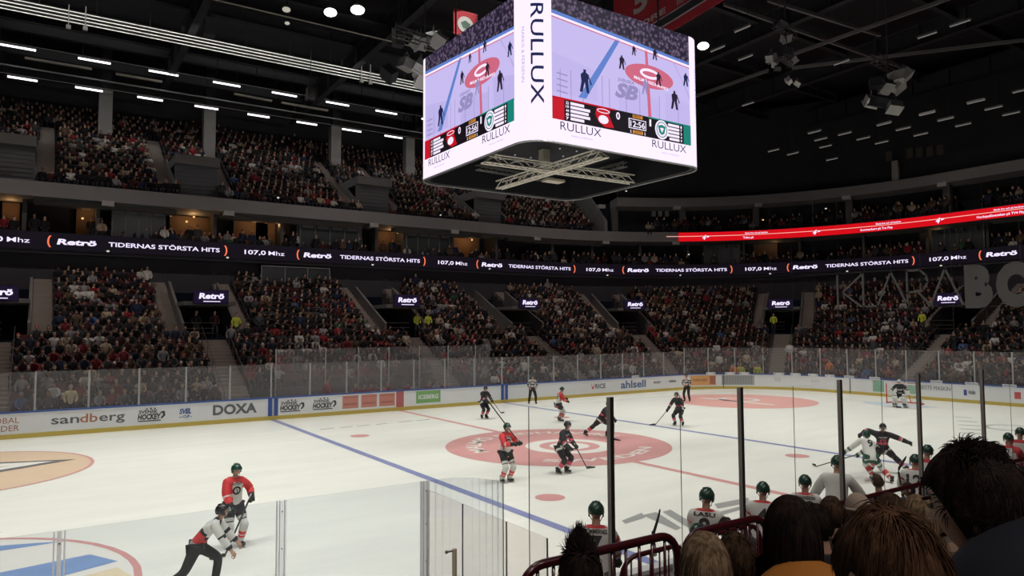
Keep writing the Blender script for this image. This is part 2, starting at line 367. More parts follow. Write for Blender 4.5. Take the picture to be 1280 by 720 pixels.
def hockey(u0, u1):
    def f(mb):
        a, b = Lpx(u0), Lpx(u1); w_ = b-a
        put_text(mb, 'SVENSK', fb, a+.05, .74, w=w_*.7, h=.16, bold=.03); put_text(mb, 'HOCKEY', fb, a, .46, w=w_*.86, h=.25, bold=.05, shear=.15)
        qd(mb, a+.02, b-w_*.15, .36, .41, 0, 3)
        q = [(b-w_*.2, .72), (b-w_*.1, .82), (b, .8), (b+.02, .6), (b-.12, .45), (b-.18, .5), (b-.08, .62), (b-.1, .72)]; poly2d(mb, q, fb)
        for k in range(3): qd(mb, a+w_*(.3+.15*k), a+w_*(.36+.15*k), .92, 1.0-.02*abs(k-1), 0, 1)
    return f
ad('advert_lettering', hockey(172, 206), BLK)
ad('advert_lettering', lambda mb: (txt('SVEL', 224, 239, .62, .24, .04, .2)(mb), txt('CUP', 229, 237, .42, .12, .03, .2)(mb), qd(mb, Lpx(224), Lpx(228), .44, .47), qd(mb, Lpx(238), Lpx(240), .44, .47)), BLU)
ad('advert_lettering', txt('DOXA', 266, 321, .46, .48, .035), GRY)
ad('advert_lettering', hockey(350, 380), BLK); ad('advert_lettering', hockey(391, 420), BLK)
def blocks(mb):
    for u0, u1 in ((428, 448), (451.5, 471), (474, 493.5)):
        qd(mb, Lpx(u0), Lpx(u1), .32, 1.02, 0); qd(mb, Lpx(u0)+.08, Lpx(u1)-.08, .5, .6, 1, off=.012); qd(mb, Lpx(u0)+.08, Lpx(u1)-.08, .9, .94, 1, off=.012)
ad('advert_panel', blocks, [SALB, mat('print_deep_salmon', (.48, .17, .14), .5)])
ad('advert_panel', lambda mb: (qd(mb, Lpx(520), Lpx(550.5), .34, 1.04, 0), put_text(mb, 'ICEBERG', lambda a, b: on_board(a, b, .012), Lpx(523), .58, w=Lpx(548)-Lpx(523), h=.24, bold=.03, mi=1)), [GRN, WHITEB])
ad('line_stripe', lambda mb: (qd(mb, -.24, .24, .2, 1.1), ), mat('stripe_red', (.50, .15, .15), .5))
for x in (-7.2, 7.2): ad('line_stripe', lambda mb, x=x: (qd(mb, x-.26, x+.26, .2, 1.1, 0, off=.004), qd(mb, x-.05, x+.05, .2, 1.1, 1, off=.008)), [BLU, LG])
ad('advert_lettering', lambda mb: (txt('RICE', 744, 757, .52, .32, .02)(mb), ), GRY)
ad('advert_mark', lambda mb: poly2d(mb, [(Lpx(739), .9), (Lpx(741), .6), (Lpx(743), .9), (Lpx(742), .5), (Lpx(740), .5)], fb), REDP)
ad('advert_lettering', txt('ahlsell', 776, 807, .42, .52, .02), mat('print_ahlsell', (.07, .14, .30), .5))
ad('advert_lettering', lambda mb: (txt('SPORT', 817, 826, .6, .16, .03)(mb), txt('ARENA', 836, 845, .62, .16, .03)(mb)), GRY)
ad('advert_panel', lambda mb: (qd(mb, Lpx(863), Lpx(895), .3, 1.04, 0), put_text(mb, 'WERNERS', lambda a, b: on_board(a, b, .012), Lpx(866), .6, w=Lpx(884)-Lpx(866), h=.2, bold=.03, mi=1), qd(mb, Lpx(887), Lpx(894), .36, .98, 1, off=.012)), [ORG, BRK])
ad('advert_panel', lambda mb: (qd(mb, Lpx(902), Lpx(943), .3, 1.04, 0), [qd(mb, Lpx(903+2*k), Lpx(904+2*k), .34, 1.0, 1, 1, off=.012) for k in range(19)]), [LG, mat('print_mid', (.25, .26, .27), .5)])
ad('advert_lettering', lambda mb: (txt('MALMÖ', 968, 976, .6, .3)(mb), txt('CITY', 1014, 1024, .62, .2)(mb)), LG)
ad('advert_lettering', lambda mb: (txt('BESTE MASKIN', 1150, 1188, .66, .26)(mb), txt('vinden', 1210, 1219, .55, .28, .03)(mb)), GRY)
ad('advert_lettering', lambda mb: qd(mb, Lpx(1204.5), Lpx(1208.5), .45, .8), BLU)
ad('advert_panel', lambda mb: (qd(mb, Lpx(1268), Lpx(1276), .45, .85),), REDP)
for ua, ub in ((1091, 1105), (1134, 1146)): ad('advert_panel', lambda mb: qd(mb, Lpx(ua), Lpx(ub), .3, 1.04), mat('print_pale_green', (.28, .50, .38), .5))
# small white signs clipped on the rail of the end boards
for k, u in enumerate((794, 888, 912, 930, 973, 994, 1016, 1037, 1061, 1093, 1170, 1214, 1261)):
    Lc = Lpx(u, 0, 1.2); mb = MB(); mb.add([PL(Lc-.35, -.035, 1.1), PL(Lc+.35, -.035, 1.1), PL(Lc+.35, -.035, 1.27), PL(Lc-.35, -.035, 1.27), PL(Lc-.35, .0, 1.1), PL(Lc+.35, .0, 1.1), PL(Lc+.35, .0, 1.27), PL(Lc-.35, .0, 1.27)], [(0, 1, 2, 3), (5, 4, 7, 6), (0, 4, 5, 1), (3, 2, 6, 7), (0, 3, 7, 4), (1, 5, 6, 2)])
    mb2 = MB(); put_text(mb2, 'BAUHAUS', lambda a, b: PL(a, -.04, b), Lc-.3, 1.14, w=.6, h=.09, bold=.02)
    o = bbuild('rail_sign', mb, mat('sign_white', (.8, .82, .82), .5)); q = mb2.build('sign_lettering', BLU, o)
mb = MB()
for u in (904, 1062, 1130):
    Lc = Lpx(u); qd(mb, Lc-.03, Lc+.03, .05, 1.12, 0, 1, off=.03)
bbuild('gate_joint', mb, GRY)

# ------------------------------------------------------------------ glass round the rink
GL = glass_mat('rink_glass', (.80, .78, .78), .13, .6); GLN = glass_mat('near_glass', (.56, .58, .58), .02, .5, (.915, .93, .945)); ALU = mat('aluminium', (.80, .82, .82), .45)
GZ1 = 2.88
ordw = ['first', 'second', 'third', 'fourth', 'fifth', 'sixth', 'seventh', 'eighth', 'ninth', 'tenth', 'eleventh', 'twelfth', 'thirteenth', 'fourteenth', 'fifteenth', 'sixteenth', 'seventeenth', 'eighteenth', 'nineteenth', 'twentieth', 'twenty-first', 'twenty-second', 'twenty-third']
PW = 2.05; Ls = [-7.3+PW*k for k in range(-7, 34)]
def where(L):
    for lim, nm in ((-7.3, 'left blue line'), (0, 'centre line'), (7.2, 'right blue line')):
        pass
    marks = ((-7.2, 'left blue stripe'), (0, 'red centre stripe'), (7.2, 'right blue stripe'), (t2L(26.5, 0), 'orange advert'))
    b = min(marks, key=lambda q: abs(q[0]-L)); k = int(abs(L-b[0])//PW)
    return '%s %s of the %s' % (ordw[min(k, 22)], 'right' if L > b[0] else 'left', b[1])
for i, L0 in enumerate(Ls):
    zt = GZ1 if L0 < 22 else 3.15
    mb = MB(); n = 1 if L0+PW < 22 or L2t(L0, 0) > A1 else 4
    for k in range(n):
        a, b = L0+.03+(PW-.06)*k/n, L0+.03+(PW-.06)*(k+1)/n
        mb.add([PL(a, s, z) for s in (.06, .075) for z in (1.17, zt)]+[PL(b, s, z) for s in (.06, .075) for z in (1.17, zt)], [(0, 1, 3, 2), (4, 6, 7, 5), (0, 4, 5, 1), (2, 3, 7, 6), (0, 2, 6, 4), (1, 5, 7, 3)])
    q0 = P(L2t(L0, 0), .068, 1.17); T_ = empty('glass_screen', q0, 0, 'far rink glass screen with its post, '+where(L0+PW/2), 'glass screen', 'glass screens on the far boards')
    o = mb.build('glass_pane', GL, T_); o.matrix_parent_inverse = Matrix.Translation(-q0)
    q = fr(L2t(L0, 0), .068, 0); mb = MB(); mb.box((0, 0, (1.17+zt)/2), (.075, .06, zt-1.17)); mb.box((0, -.035, 1.25), (.1, .02, .12))
    mb.v = [tuple(q @ Vector(p)) for p in mb.v]; o = mb.build('glass_post', mat('far_post_grey', (.36, .37, .37), .5), T_); o.matrix_parent_inverse = Matrix.Translation(-q0)
# higher glass behind the penalty boxes and the far corner
k = 0
for u0, u1 in ((345, 405), (407, 446), (448, 484), (486, 522), (524, 558), (560, 592), (594, 613)):
    y = 17.2; a, b = pix(u0, 440, y=y), pix(u1, 440, y=y); mb = MB(); mb.box(((a.x+b.x)/2, y, 2.1), (b.x-a.x-.05, .015, 3.0))
    T_ = empty('glass_screen', (a.x, y, .6), 0, 'tall glass screen behind the penalty boxes, %s from their left end' % ordw[k], 'glass screen', 'glass screens behind the penalty boxes'); mb.v = [(p[0]-a.x, p[1]-y, p[2]-.6) for p in mb.v]; mb.build('glass_pane', GL, T_)
    mb = MB(); mb.box((0, 0, 1.5), (.06, .06, 3.05)); mb.build('glass_post', mat('post_pale', (.42, .42, .41), .5), T_); k += 1
for nm, x0, x1 in (('left', -6.2, -1.2), ('right', .6, 4.6)):
    mb = MB(); mb.box(((x0+x1)/2, 16.55, .62), (x1-x0, .4, .05)); mb.box(((x0+x1)/2, 16.8, .85), (x1-x0, .05, .45))
    for x in (x0+.1, (x0+x1)/2, x1-.1): mb.box((x, 16.55, .3), (.06, .35, .62))
    tag(mb.build('penalty_bench', mat('bench_wood', (.2, .12, .07), .6)), 'wooden penalty box bench behind the far boards, %s of the centre stripe' % nm, 'bench', 'penalty benches')
mb = MB(); mb.box((-1, 17.45, .3), (16, .5, .6)); struct('platform_kerb', mb, MATS['concrete_dark']).name = 'trim_1'

# near boards, the players' bench and its glass
NB = empty('near_boards', (0, -15, 0), 0, 'white boards between the ice and the team bench with steel cap', 'rink boards')
mb = MB(); mb.box((-21, -.06, .55), (15, .12, 1.1)); mb.box((5, -.06, .5), (37, .12, 1.0)); mb.build('board_face', WHITEB, NB)
mb = MB(); mb.box((-21, -.08, 1.13), (15, .2, .06)); mb.box((5, -.08, 1.03), (37, .2, .06)); mb.build('cap_rail', mat('cap_white', (.6, .62, .62), .4), NB)
def nglass(x0, x1, lab, z0=1.16, z1=2.79):
    o = empty('glass_screen', ((x0+x1)/2, -15.06, z0), 0, lab, 'glass screen', 'near side glass screens'); mb = MB(); mb.box((0, 0, (z1-z0)/2), (x1-x0-.03, .015, z1-z0)); mb.build('glass_pane', GLN, o)
    mb = MB(); mb.box((0, 0, .012), (x1-x0-.03, .03, .024)); mb.build('bottom_clip', ALU, o)
def npost(x, lab):
    t = empty('glass_post', (x, -15.06, 1.13), 0, lab, 'post', 'near side glass posts')
    mb = MB(); mb.box((0, 0, .83), (.034, .05, 1.67)); [mb.box((s*.043, 0, .83), (.012, .06, 1.67)) for s in (-1, 1)]; mb.box((0, .0, .83), (.012, .064, 1.66)); mb.build('extrusion', ALU, t)
    mb = MB(); [mb.ball((.0, -.034, z), .008, 8, 5) for z in (.25, .7, 1.15, 1.55)]; mb.build('screw', GRY, t)
for x, l in ((-17.31, 'aluminium glass post standing before the blue and cream face-off circle'), (-15.25, 'screwed aluminium post between the two wide near glass panes'), (-13.5, 'aluminium corner post where the near glass meets the curved pane')): npost(x, l)
nglass(-19.4, -17.31, 'near glass pane left of the post at the cream circle'); nglass(-17.31, -15.25, 'near glass pane in front of the skating referee'); nglass(-15.25, -13.5, 'wide empty near glass pane between two posts left of the curved pane')
mb = MB(); cx, cy, R_ = -13.5, -15.66, .6
arc = [(-13.47, -15.06)]+[(cx+.15+R_*math.sin(a), cy+R_*math.cos(a)) for a in [PI/2*k/10 for k in range(11)]]
for (xa, ya), (xb, yb) in zip(arc, arc[1:]): mb.add([(xa, ya, .4), (xb, yb, .4), (xb, yb, 2.79), (xa, ya, 2.79)], [(0, 1, 2, 3)])
o = mb.build('curved_glass_pane', GLN, smooth=True); m = o.modifiers.new('s', 'SOLIDIFY'); m.thickness = .012; o.name = 'curved_glass_screen'; tag(o, 'curved rounded glass screen at the end of the near boards', 'glass screen')
mb = MB(); mb.box((-13.5+.75, -15.68, 1.6), (.01, .008, 2.4)); mb.build('glass_edge_strip', GRY, o)
GLP = glass_mat('side_glass', (.70, .56, .55), .03, .5, (.955, .935, .93))  # pink tint paints a reflection into the glass colour
for k, (y0, y1) in enumerate(((-15.1, -16.0), (-16.0, -16.9), (-16.9, -17.6))):
    o = empty('glass_screen', (-13.5, (y0+y1)/2, .4), 0, 'pinkish glass screen beside the team bench, %s from the rink' % ordw[k], 'glass screen', 'bench side screens'); mb = MB(); mb.box((0, 0, 1.15), (.015, abs(y1-y0)-.03, 2.3)); mb.build('glass_pane', GLP, o)
    mb = MB(); mb.box((0, y1-(y0+y1)/2, 1.15), (.012, .012, 2.3)); mb.build('seam_strip', GRY, o)
t = empty('door_pole', (-13.55, -16.05, .3), 0, 'tan door pole with a small black latch before the side partition', 'pole')
p_ = pix(568, 686, x=-13.56); t.location = (p_.x, p_.y, .3); mb = MB(); mb.tube([(0, 0, 0), (0, 0, p_.z-.3)], .028, 10); mb.build('pole', mat('tan_metal', (.42, .35, .26), .4, .3), t)
mb = MB(); mb.tube([(-.09, 0, p_.z-.32), (0, 0, p_.z-.32)], .01, 6); mb.ball((-.1, 0, p_.z-.32), .02); mb.build('latch', BLK, t)
p_ = pix(528, 690, x=-13.5); t = empty('door_pole', (p_.x, p_.y, .3), 0, 'dark grey round pole at the foot of the corner glass post', 'pole'); mb = MB(); mb.tube([(0, 0, 0), (0, 0, p_.z-.3)], .026, 10); mb.ball((0, 0, p_.z-.3), (.03, .03, .015)); mb.build('pole', mat('dark_steel', (.1, .1, .105), .3, .7), t)
# glass behind the bench with dark posts
YB = -18.1; w0 = .366*(YB+23.087)
DK = mat('post_dark', (.030, .026, .028), .45); POST_LIT = mat('post_lit_grey', (.50, .47, .43), .5)
marks = ['beside bench player number seven', 'beside the dark-haired assistant', 'before the backup goalkeeper', 'left of the big dark head', 'above the big dark head', 'right of the big dark head']
for k in range(6):
    x = -17.534+(.881+.3655*k)*(YB+23.087); zt = 4.03
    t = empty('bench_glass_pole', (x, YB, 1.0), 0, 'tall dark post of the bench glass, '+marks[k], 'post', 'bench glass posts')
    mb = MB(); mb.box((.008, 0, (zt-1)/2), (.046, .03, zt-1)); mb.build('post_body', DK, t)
    mb = MB(); mb.box((-.0185, .004, (zt-1)/2), (.007, .042, zt-1)); mb.build('post_lit_side', POST_LIT, t)  # paler strip paints the lit left side of the dark post
for k in range(-2, 12):
    xa = -17.534+(.881+.3655*k/2)*(YB+23.087); xb = xa+w0/2
    if k < -1: continue
    mb = MB(); mb.box(((xa+xb)/2, YB, 2.4), (xb-xa-.012, .015, 3.2)); mb.v = [(p[0]-xa, p[1]-YB, p[2]-.8) for p in mb.v]; T_ = empty('glass_screen', (xa, YB, .8), 0, 'clear glass screen behind the team bench, %s from its left end' % ordw[k+1], 'glass screen', 'bench glass screens')
    mb.build('glass_pane', glass_mat('bench_glass', (.6, .6, .6), .015, .3, (.985, .985, .985)) if 'bench_glass' not in MATS else MATS['bench_glass'], T_)
    if k % 2: mb = MB(); mb.box((0, 0, 1.6), (.006, .005, 3.2)); mb.build('glass_seam', GRY, T_)
def wbuild(name, mb, mats, parent, smooth=False):
    """part given in world coordinates"""
    o = mb.build(name, mats, parent, smooth)
    o.matrix_parent_inverse = (Matrix.Translation(parent.location) @ Matrix.Rotation(parent.rotation_euler[2], 4, 'Z')).inverted(); return o
# ------------------------------------------------------------------ stands
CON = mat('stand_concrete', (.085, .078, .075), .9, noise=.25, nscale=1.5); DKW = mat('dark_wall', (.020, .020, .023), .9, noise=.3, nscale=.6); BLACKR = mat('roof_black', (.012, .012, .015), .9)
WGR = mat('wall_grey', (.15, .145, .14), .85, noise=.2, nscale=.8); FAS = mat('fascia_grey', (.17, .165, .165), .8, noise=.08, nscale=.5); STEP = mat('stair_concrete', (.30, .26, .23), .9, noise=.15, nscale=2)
LROW = [(2.7+.8*i, .45+.4*i) for i in range(19)]
UROW = [(18.0+.8*i, 14.25+.49*i) for i in range(17)]
UT_END = 24.5
LV = [-19.5, -8.5, 5.0, 16.0, 24.3, 30.2, 38.1, 47.5]; UV = [-19.5, -7.9, 6.2, 17.9]
def split(t0, t1, s, gaps, hw):
    """sub-intervals of the row at offset s that miss the gaps"""
    out = []; a = t0
    for g in gaps:
        k = 1 if g < A0 or A1 < g < A2 else RR/(RR+s); h = hw*k
        if g+h <= t0 or g-h >= t1: continue
        if g-h > a: out.append((a, g-h))
        a = g+h
    if a < t1: out.append((a, t1))
    return out
mb = MB()
for s, z in LROW:
    gaps = LV if s > 9.9 else []
    for a, b in split(-30, 54, s, gaps, 1.5): sweep(mb, rect(s-.1, s+.7, max(z-.9, -.05), z), a, b)
struct('lower_stand_floor', mb, CON).name = 'floor.002'
mb = MB()
for s, z in UROW:
    for a, b in split(-30, UT_END, s, UV if s < 23 else [], 1.5): sweep(mb, rect(s-.1, s+.7, z-1.2, z), a, b)
struct('upper_stand_floor', mb, CON).name = 'floor.003'
# stairs in the stands: each flight is a thing
def flight(t, rows, dx, wd, label, name='stand_stairs'):
    s0, z0 = rows[0]; F = fr(t, s0, z0); o = empty(name, F.to_translation(), math.atan2(F[1][0], F[0][0]), label, 'stairs')
    mb = MB(); rise = rows[1][1]-rows[0][1]; run = .8
    for i in range(len(rows)):
        for h in (0, 1):
            mb.box((dx, i*run+.5+h*.4-.45+.1, i*rise+h*rise/2+.02+ -.1+rise/4), (wd, .42, .2+rise/2))
    mb.build('steps', STEP, o)
    mb = MB()
    for sx in (-1, 1):
        x = dx+sx*(wd/2-.03)
        mb.tube([(x, .2, .9), (x, run*len(rows)-.2, .9+rise*len(rows))], .02, 6)
        for i in range(0, len(rows), 2): mb.tube([(x, i*run+.2, i*rise), (x, i*run+.2, i*rise+.9)], .016, 6)
    mb.build('handrail', mat('rail_dark', (.06, .05, .05), .5), o); return o
vn = ['at the left edge', 'above the left blue line', 'above the penalty boxes', 'right of the penalty boxes', 'where the stand starts curving', 'at the far corner gate', 'under the big letters', 'past the goal']
RET = led('led_text', 235, 225, 255, 1.15); SCR = led('led_navy', 26, 16, 44, .8); ORL = led('led_orange', 255, 120, 80, 1.1)
def vomitory(t, s0, z0, s1, hw, h_open, h_top, rise, lab, screen=True, upper=False):
    """portal through the stand: tunnel, lintel, sloping side walls"""
    F = fr(t, s0, z0); o = empty('stand_portal', F.to_translation(), math.atan2(F[1][0], F[0][0]), lab, 'stand entrance', 'portals of the stands')
    d = s1-s0
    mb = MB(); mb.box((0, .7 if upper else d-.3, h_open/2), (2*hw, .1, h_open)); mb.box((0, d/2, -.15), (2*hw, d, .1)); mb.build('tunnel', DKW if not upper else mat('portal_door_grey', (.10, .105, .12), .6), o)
    if upper: mb = MB(); [mb.box((0, .6, .3+.3*i), (2*hw-.3, .06, .05)) for i in range(7)]; mb.box((0, .6, 2.3), (1.6, .04, .06)); mb.build('door_rail', WGR, o)
    mb = MB(); mb.box((0, d/2, h_open+(h_top-h_open)/2), (2*hw+.1, d, h_top-h_open)); mb.build('lintel', WGR if not upper else mat('portal_grey', (.17, .165, .165), .85, noise=.1), o)
    for sx in (-1, 1):
        mb = MB(); x = sx*(hw+.06); pts = [(0, -.2), (0, 1.0), (d+.4, 1.0+(d+.4)*rise), (d+.4, -.2+(d+.4)*rise*.2)]
        q = [Vector((x+e, a, b)) for e in (-.08, .08) for a, b in pts]
        mb.add(q, [(0, 1, 2, 3), (7, 6, 5, 4), (0, 4, 5, 1), (1, 5, 6, 2), (2, 6, 7, 3), (3, 7, 4, 0)]); mb.build('side_wall', WGR, o)
    mb = MB()
    for z in (.35, .65, 1.0): mb.tube([(-hw, .05, z), (hw*.2, .05, z)], .02, 6)
    mb.build('guard_rail', MATS['rail_dark'] if 'rail_dark' in MATS else mat('rail_dark', (.06, .05, .05), .5), o)
    return o
flight_rows_up = [r for r in LROW if r[0] > 9.9]
mat('rail_dark', (.06, .05, .05), .5)
for i, t in enumerate(LV):
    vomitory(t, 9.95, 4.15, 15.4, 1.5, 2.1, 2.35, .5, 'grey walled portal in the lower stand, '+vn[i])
    flight(t, flight_rows_up, -2.15, 1.1, 'grey stairs left of the portal '+vn[i]); flight(t, flight_rows_up, 2.15, 1.1, 'grey stairs right of the portal '+vn[i])
    flight(t, [r for r in LROW if r[0] < 9.5], .2, 1.5, 'stairs below the portal down to the boards, '+vn[i])
    # screen hung on the lintel
    F = fr(t, 9.7, 6.35); o = empty('portal_screen', F.to_translation(), math.atan2(F[1][0], F[0][0]), 'small lit screen on the portal '+vn[i], 'screen', 'screens on the portals')
    mb = MB(); mb.box((0, .06, .42), (2.1, .12, .92)); mb.build('housing', BLACKR, o)
    mb = MB(); mb.box((0, -.01, .42), (2.0, .02, .82)); mb.build('display', SCR, o)
    mb = MB(); put_text(mb, 'Retrö', lambda a, b: Vector((a, -.025, b)), -.72, .32, w=1.5, h=.34, bold=.045, shear=.12); mb.box((.05, -.025, .14), (1.0, .005, .05)); mb.build('lettering', RET, o)
un = ['at the left edge', 'between the first two grey columns', 'under the middle grey columns', 'left of the hanging cube screen']
for i, t in enumerate(UV):
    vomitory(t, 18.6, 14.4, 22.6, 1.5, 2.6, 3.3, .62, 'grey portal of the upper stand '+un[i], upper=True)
    ur = [r for r in UROW]
    flight(t, [r for r in ur if r[0] > 18.5][:12], -2.1, 1.1, 'upper stand stairs left of the portal '+un[i]); flight(t, [r for r in ur if r[0] > 18.5][:12], 2.1, 1.1, 'upper stand stairs right of the portal '+un[i])

# ring level behind the ribbon: suites, walls and roof
mb = MB(); sweep(mb, rect(18.0, 18.2, 7.4, 9.9), -30, 54); sweep(mb, rect(17.1, 21.5, 9.75, 9.95), -30, 54); struct('wall_ribbon', mb, mat('wall_blue_grey', (.05, .05, .062), .9, noise=.2, nscale=.5)).name = 'wall_far'
mb = MB(); sweep(mb, [(17.15, 13.45), (19.5, 13.3), (19.5, 14.3), (17.25, 14.45)], -30, 54); struct('wall_fascia', mb, FAS).name = 'trim_2'
mb = MB(); sweep(mb, rect(20.6, 20.8, 9.9, 13.5), -30, 54); struct('wall_suites', mb, DKW).name = 'wall_suite'
mb = MB(); sweep(mb, [(16.9, 17.0), (19, 16.9), (19, 17.8), (16.95, 17.9)], UT_END+.4, 54); struct('wall_top_fascia', mb, FAS).name = 'trim_3'
mb = MB(); sweep(mb, rect(20.2, 20.4, 14.2, 17.2), UT_END+.4, 54); sweep(mb, rect(18.6, 18.8, 17.8, 27), UT_END+.6, 54); struct('wall_end', mb, DKW).name = 'wall_end'
mb = MB(); sweep(mb, rect(32.2, 32.5, 20, 28), -30, UT_END+2); struct('wall_back', mb, DKW).name = 'wall_back'
# end wall of the upper stand
F = fr(UT_END, 17.3, 14.3); mb = MB(); pts = [(0, 0), (0, 1.2), (13.6, 11.6), (15, 11.6), (15, 0)]
q = [F @ Vector((e, a, b)) for e in (.0, .3) for a, b in pts]; mb.add(q, [(0, 1, 2, 3, 4), (9, 8, 7, 6, 5)]+[(k, k+5, (k+1) % 5+5, (k+1) % 5) for k in range(5)]); struct('wall_upper_side', mb, WGR).name = 'wall_side'
mb = MB(); mb.box((8, 8, 28.2), (130, 110, .3)); struct('ceiling', mb, BLACKR)
mb = MB(); mb.box((-45, 0, 14), (.4, 110, 28)); struct('wall_left', mb, BLACKR)
mb = MB(); mb.box((8, -38, 14), (130, .4, 28)); struct('wall_near', mb, BLACKR)
# brackets under the fascia
def on_ring(u, s, z): return tpx(u, s, z)
for k, (u, z, s) in enumerate(((135, 13.35, 17.3), (286, 13.35, 17.3), (467, 13.35, 17.3), (568, 13.35, 17.3), (671, 13.35, 17.3), (757, 13.35, 17.3), (845, 13.35, 17.3), (752, 16.9, 17.0), (846, 16.9, 17.0), (948, 16.9, 17.0), (1058, 16.9, 17.0), (1178, 16.9, 17.0))):
    t = on_ring(u, s, z); F = fr(t, s+.1, z); o = MB().box((0, 0, 0), (.75, .5, .35)).build('fascia_bracket', mat('bracket_pale', (.32, .31, .30), .7)); o.matrix_world = F
    tag(o, 'pale concrete block under the %s fascia beam, %s from the left' % ('lower' if k < 7 else 'upper', ordw[k if k < 7 else k-7]), 'bracket', 'blocks under the fascia beams')
# suites: dividing walls, glazing and warm lights
WARM = led('warm_lamp', 255, 190, 110, 1.2); WARMW = mat('suite_wall_wood', (.20, .12, .065), .7); SGL = mat('suite_glazing', (.045, .052, .055), .25)
for k, u in enumerate((30, 122, 205, 268, 352, 372, 450, 470, 505, 565, 620, 690, 740, 800, 860, 930, 1000, 1080, 1160, 1235)):
    t = on_ring(u, 18.5, 11.6); F = fr(t, 18.6, 9.95); o = MB().box((0, .9, 1.75), (.25, 2.2, 3.5)).build('suite_divider', mat('divider', (.07, .067, .067), .8)); o.matrix_world = F
    tag(o, 'dark wall between two suites, %s from the left' % (ordw[k] if k < 20 else k), 'partition', 'suite partitions')
for k, (u0, u1) in enumerate(((140, 205), (375, 448), (508, 562), (880, 925), (1165, 1230))):
    ta, tb = on_ring(u0, 18.2, 12), on_ring(u1, 18.2, 12); La, Lb = t2L(ta, 18.2), t2L(tb, 18.2)
    o = empty('suite_window', P((ta+tb)/2, 18.2, 10.0), 0, 'dark glazed suite front above the ribbon display, %s from the left' % ordw[k], 'window', 'suite windows')
    mb = MB(); sweep(mb, rect(18.2, 18.23, 10.9, 13.2), ta, tb); wbuild('glazing', mb, SGL, o)
    mb = MB(); n = 4
    for j in range(n+1):
        q = PL(La+(Lb-La)*j/n, 18.18, 12.0); mb.box(q, (.08, .08, 2.4))
    for j in range(n): q = PL(La+(Lb-La)*(j+.5)/n, 18.1, 12.95); mb.box(q, ((Lb-La)/n*.75, .05, .25))
    wbuild('mullion', mb, mat('mullion', (.10, .105, .11), .5), o)
def warm(u0, u1, z0, z1, lamps, lab, pw=9):
    t = on_ring((u0+u1)/2, 19.9, 11.8); La, Lb = t2L(on_ring(u0, 19.9, 11.8), 19.9), t2L(on_ring(u1, 19.9, 11.8), 19.9)
    o = empty('suite_interior', P(t, 19.9, 9.95), 0, lab, 'suite', 'lit suites')
    mb = MB(); sweep(mb, rect(20.0, 20.1, 9.95, 13.3), L2t(La, 19.9), L2t(Lb, 19.9)); wbuild('back_panel', mb, WARMW, o)
    mb = MB(); sweep(mb, rect(19.3, 19.9, 9.95, 11.05), L2t(La+.2, 19.9), L2t(Lb-.2, 19.9)); wbuild('counter', mb, WARMW, o)
    mb = MB()
    for u, v in lamps: mb.ball(pix_ring(u, v, 19.0), .08, 8, 5)
    wbuild('lamp', mb, WARM, o)
    l = bpy.data.lights.new('suite_lamp', 'POINT'); l.energy = pw; l.color = (1, .55, .22); l.shadow_soft_size = .15; lo = bpy.data.objects.new('suite_lamp', l); C.objects.link(lo); lo.location = PL((La+Lb)/2, 18.9, 13.0)
def pix_ring(u, v, s):
    t = tpx(u, s, 12.0); p = P(t, s, 0); h = math.hypot(p.x-CAM[0], p.y-CAM[1]); q = pix(u, v, y=p.y) if abs(p.y-CAM[1]) > abs(p.x-CAM[0])*.6 else pix(u, v, x=p.x)
    return Vector((p.x, p.y, q.z))
warm(212, 264, 10, 13, ((213, 269), (242, 271), (233, 277)), 'warm lit suite with a wooden back wall, third bay from the left', 26)
warm(292, 335, 10, 13, ((305, 275),), 'dim suite with a single ceiling lamp right of the brightest suite', 14)
warm(320, 366, 10, 13, ((332, 278),), 'orange glowing suite above the second ribbon slogan', 16)
warm(463, 502, 10, 13, ((497, 291),), 'dim brown suite full of guests left of centre', 14)
warm(562, 600, 10, 13, ((590, 300),), 'warm tan suite below the left portal of the upper stand', 22)
warm(95, 120, 10, 13, ((103, 273),), 'dark suite with one small yellow lamp near the left edge', 10)
warm(2, 24, 10, 13, ((-4, 260),), 'dim orange suite at the left edge of the ring', 14)
warm(1150, 1164, 10, 13, ((1167, 300),), 'dark suite at the right end of the ring', 5)
warm(942, 972, 14.4, 17, ((955, 275),), 'dark end suite with a small orange lamp', 5)
# press box with framed windows above the left stairs
ta, tb = on_ring(327, 17.2, 9.2), on_ring(412, 17.2, 9.2); o = empty('press_box', P((ta+tb)/2, 17.2, 7.7), 0, 'press box with pale framed dark windows under the ribbon display', 'press box')
mb = MB(); sweep(mb, rect(17.5, 17.9, 7.6, 9.8), ta, tb); wbuild('back_panel', mb, BLACKR, o)
mb = MB(); La, Lb = t2L(ta, 17.2), t2L(tb, 17.2)
for z in (8.05, 9.55): mb.bar(PL(La, 17.2, z), PL(Lb, 17.2, z), .07)
for j in range(4): mb.bar(PL(La+(Lb-La)*j/3, 17.2, 7.6), PL(La+(Lb-La)*j/3, 17.2, 9.55), .07)
wbuild('window_frame', mb, mat('frame_pale', (.22, .22, .22), .5), o)
mb = MB(); mb.add([PL(La, 17.22, 8.1), PL(Lb, 17.22, 8.1), PL(Lb, 17.22, 9.5), PL(La, 17.22, 9.5), PL(La, 17.24, 8.1), PL(Lb, 17.24, 8.1), PL(Lb, 17.24, 9.5), PL(La, 17.24, 9.5)], [(0, 1, 2, 3), (7, 6, 5, 4), (0, 4, 5, 1), (2, 6, 7, 3), (1, 5, 6, 2), (0, 3, 7, 4)]); wbuild('glazing', mb, SGL, o)
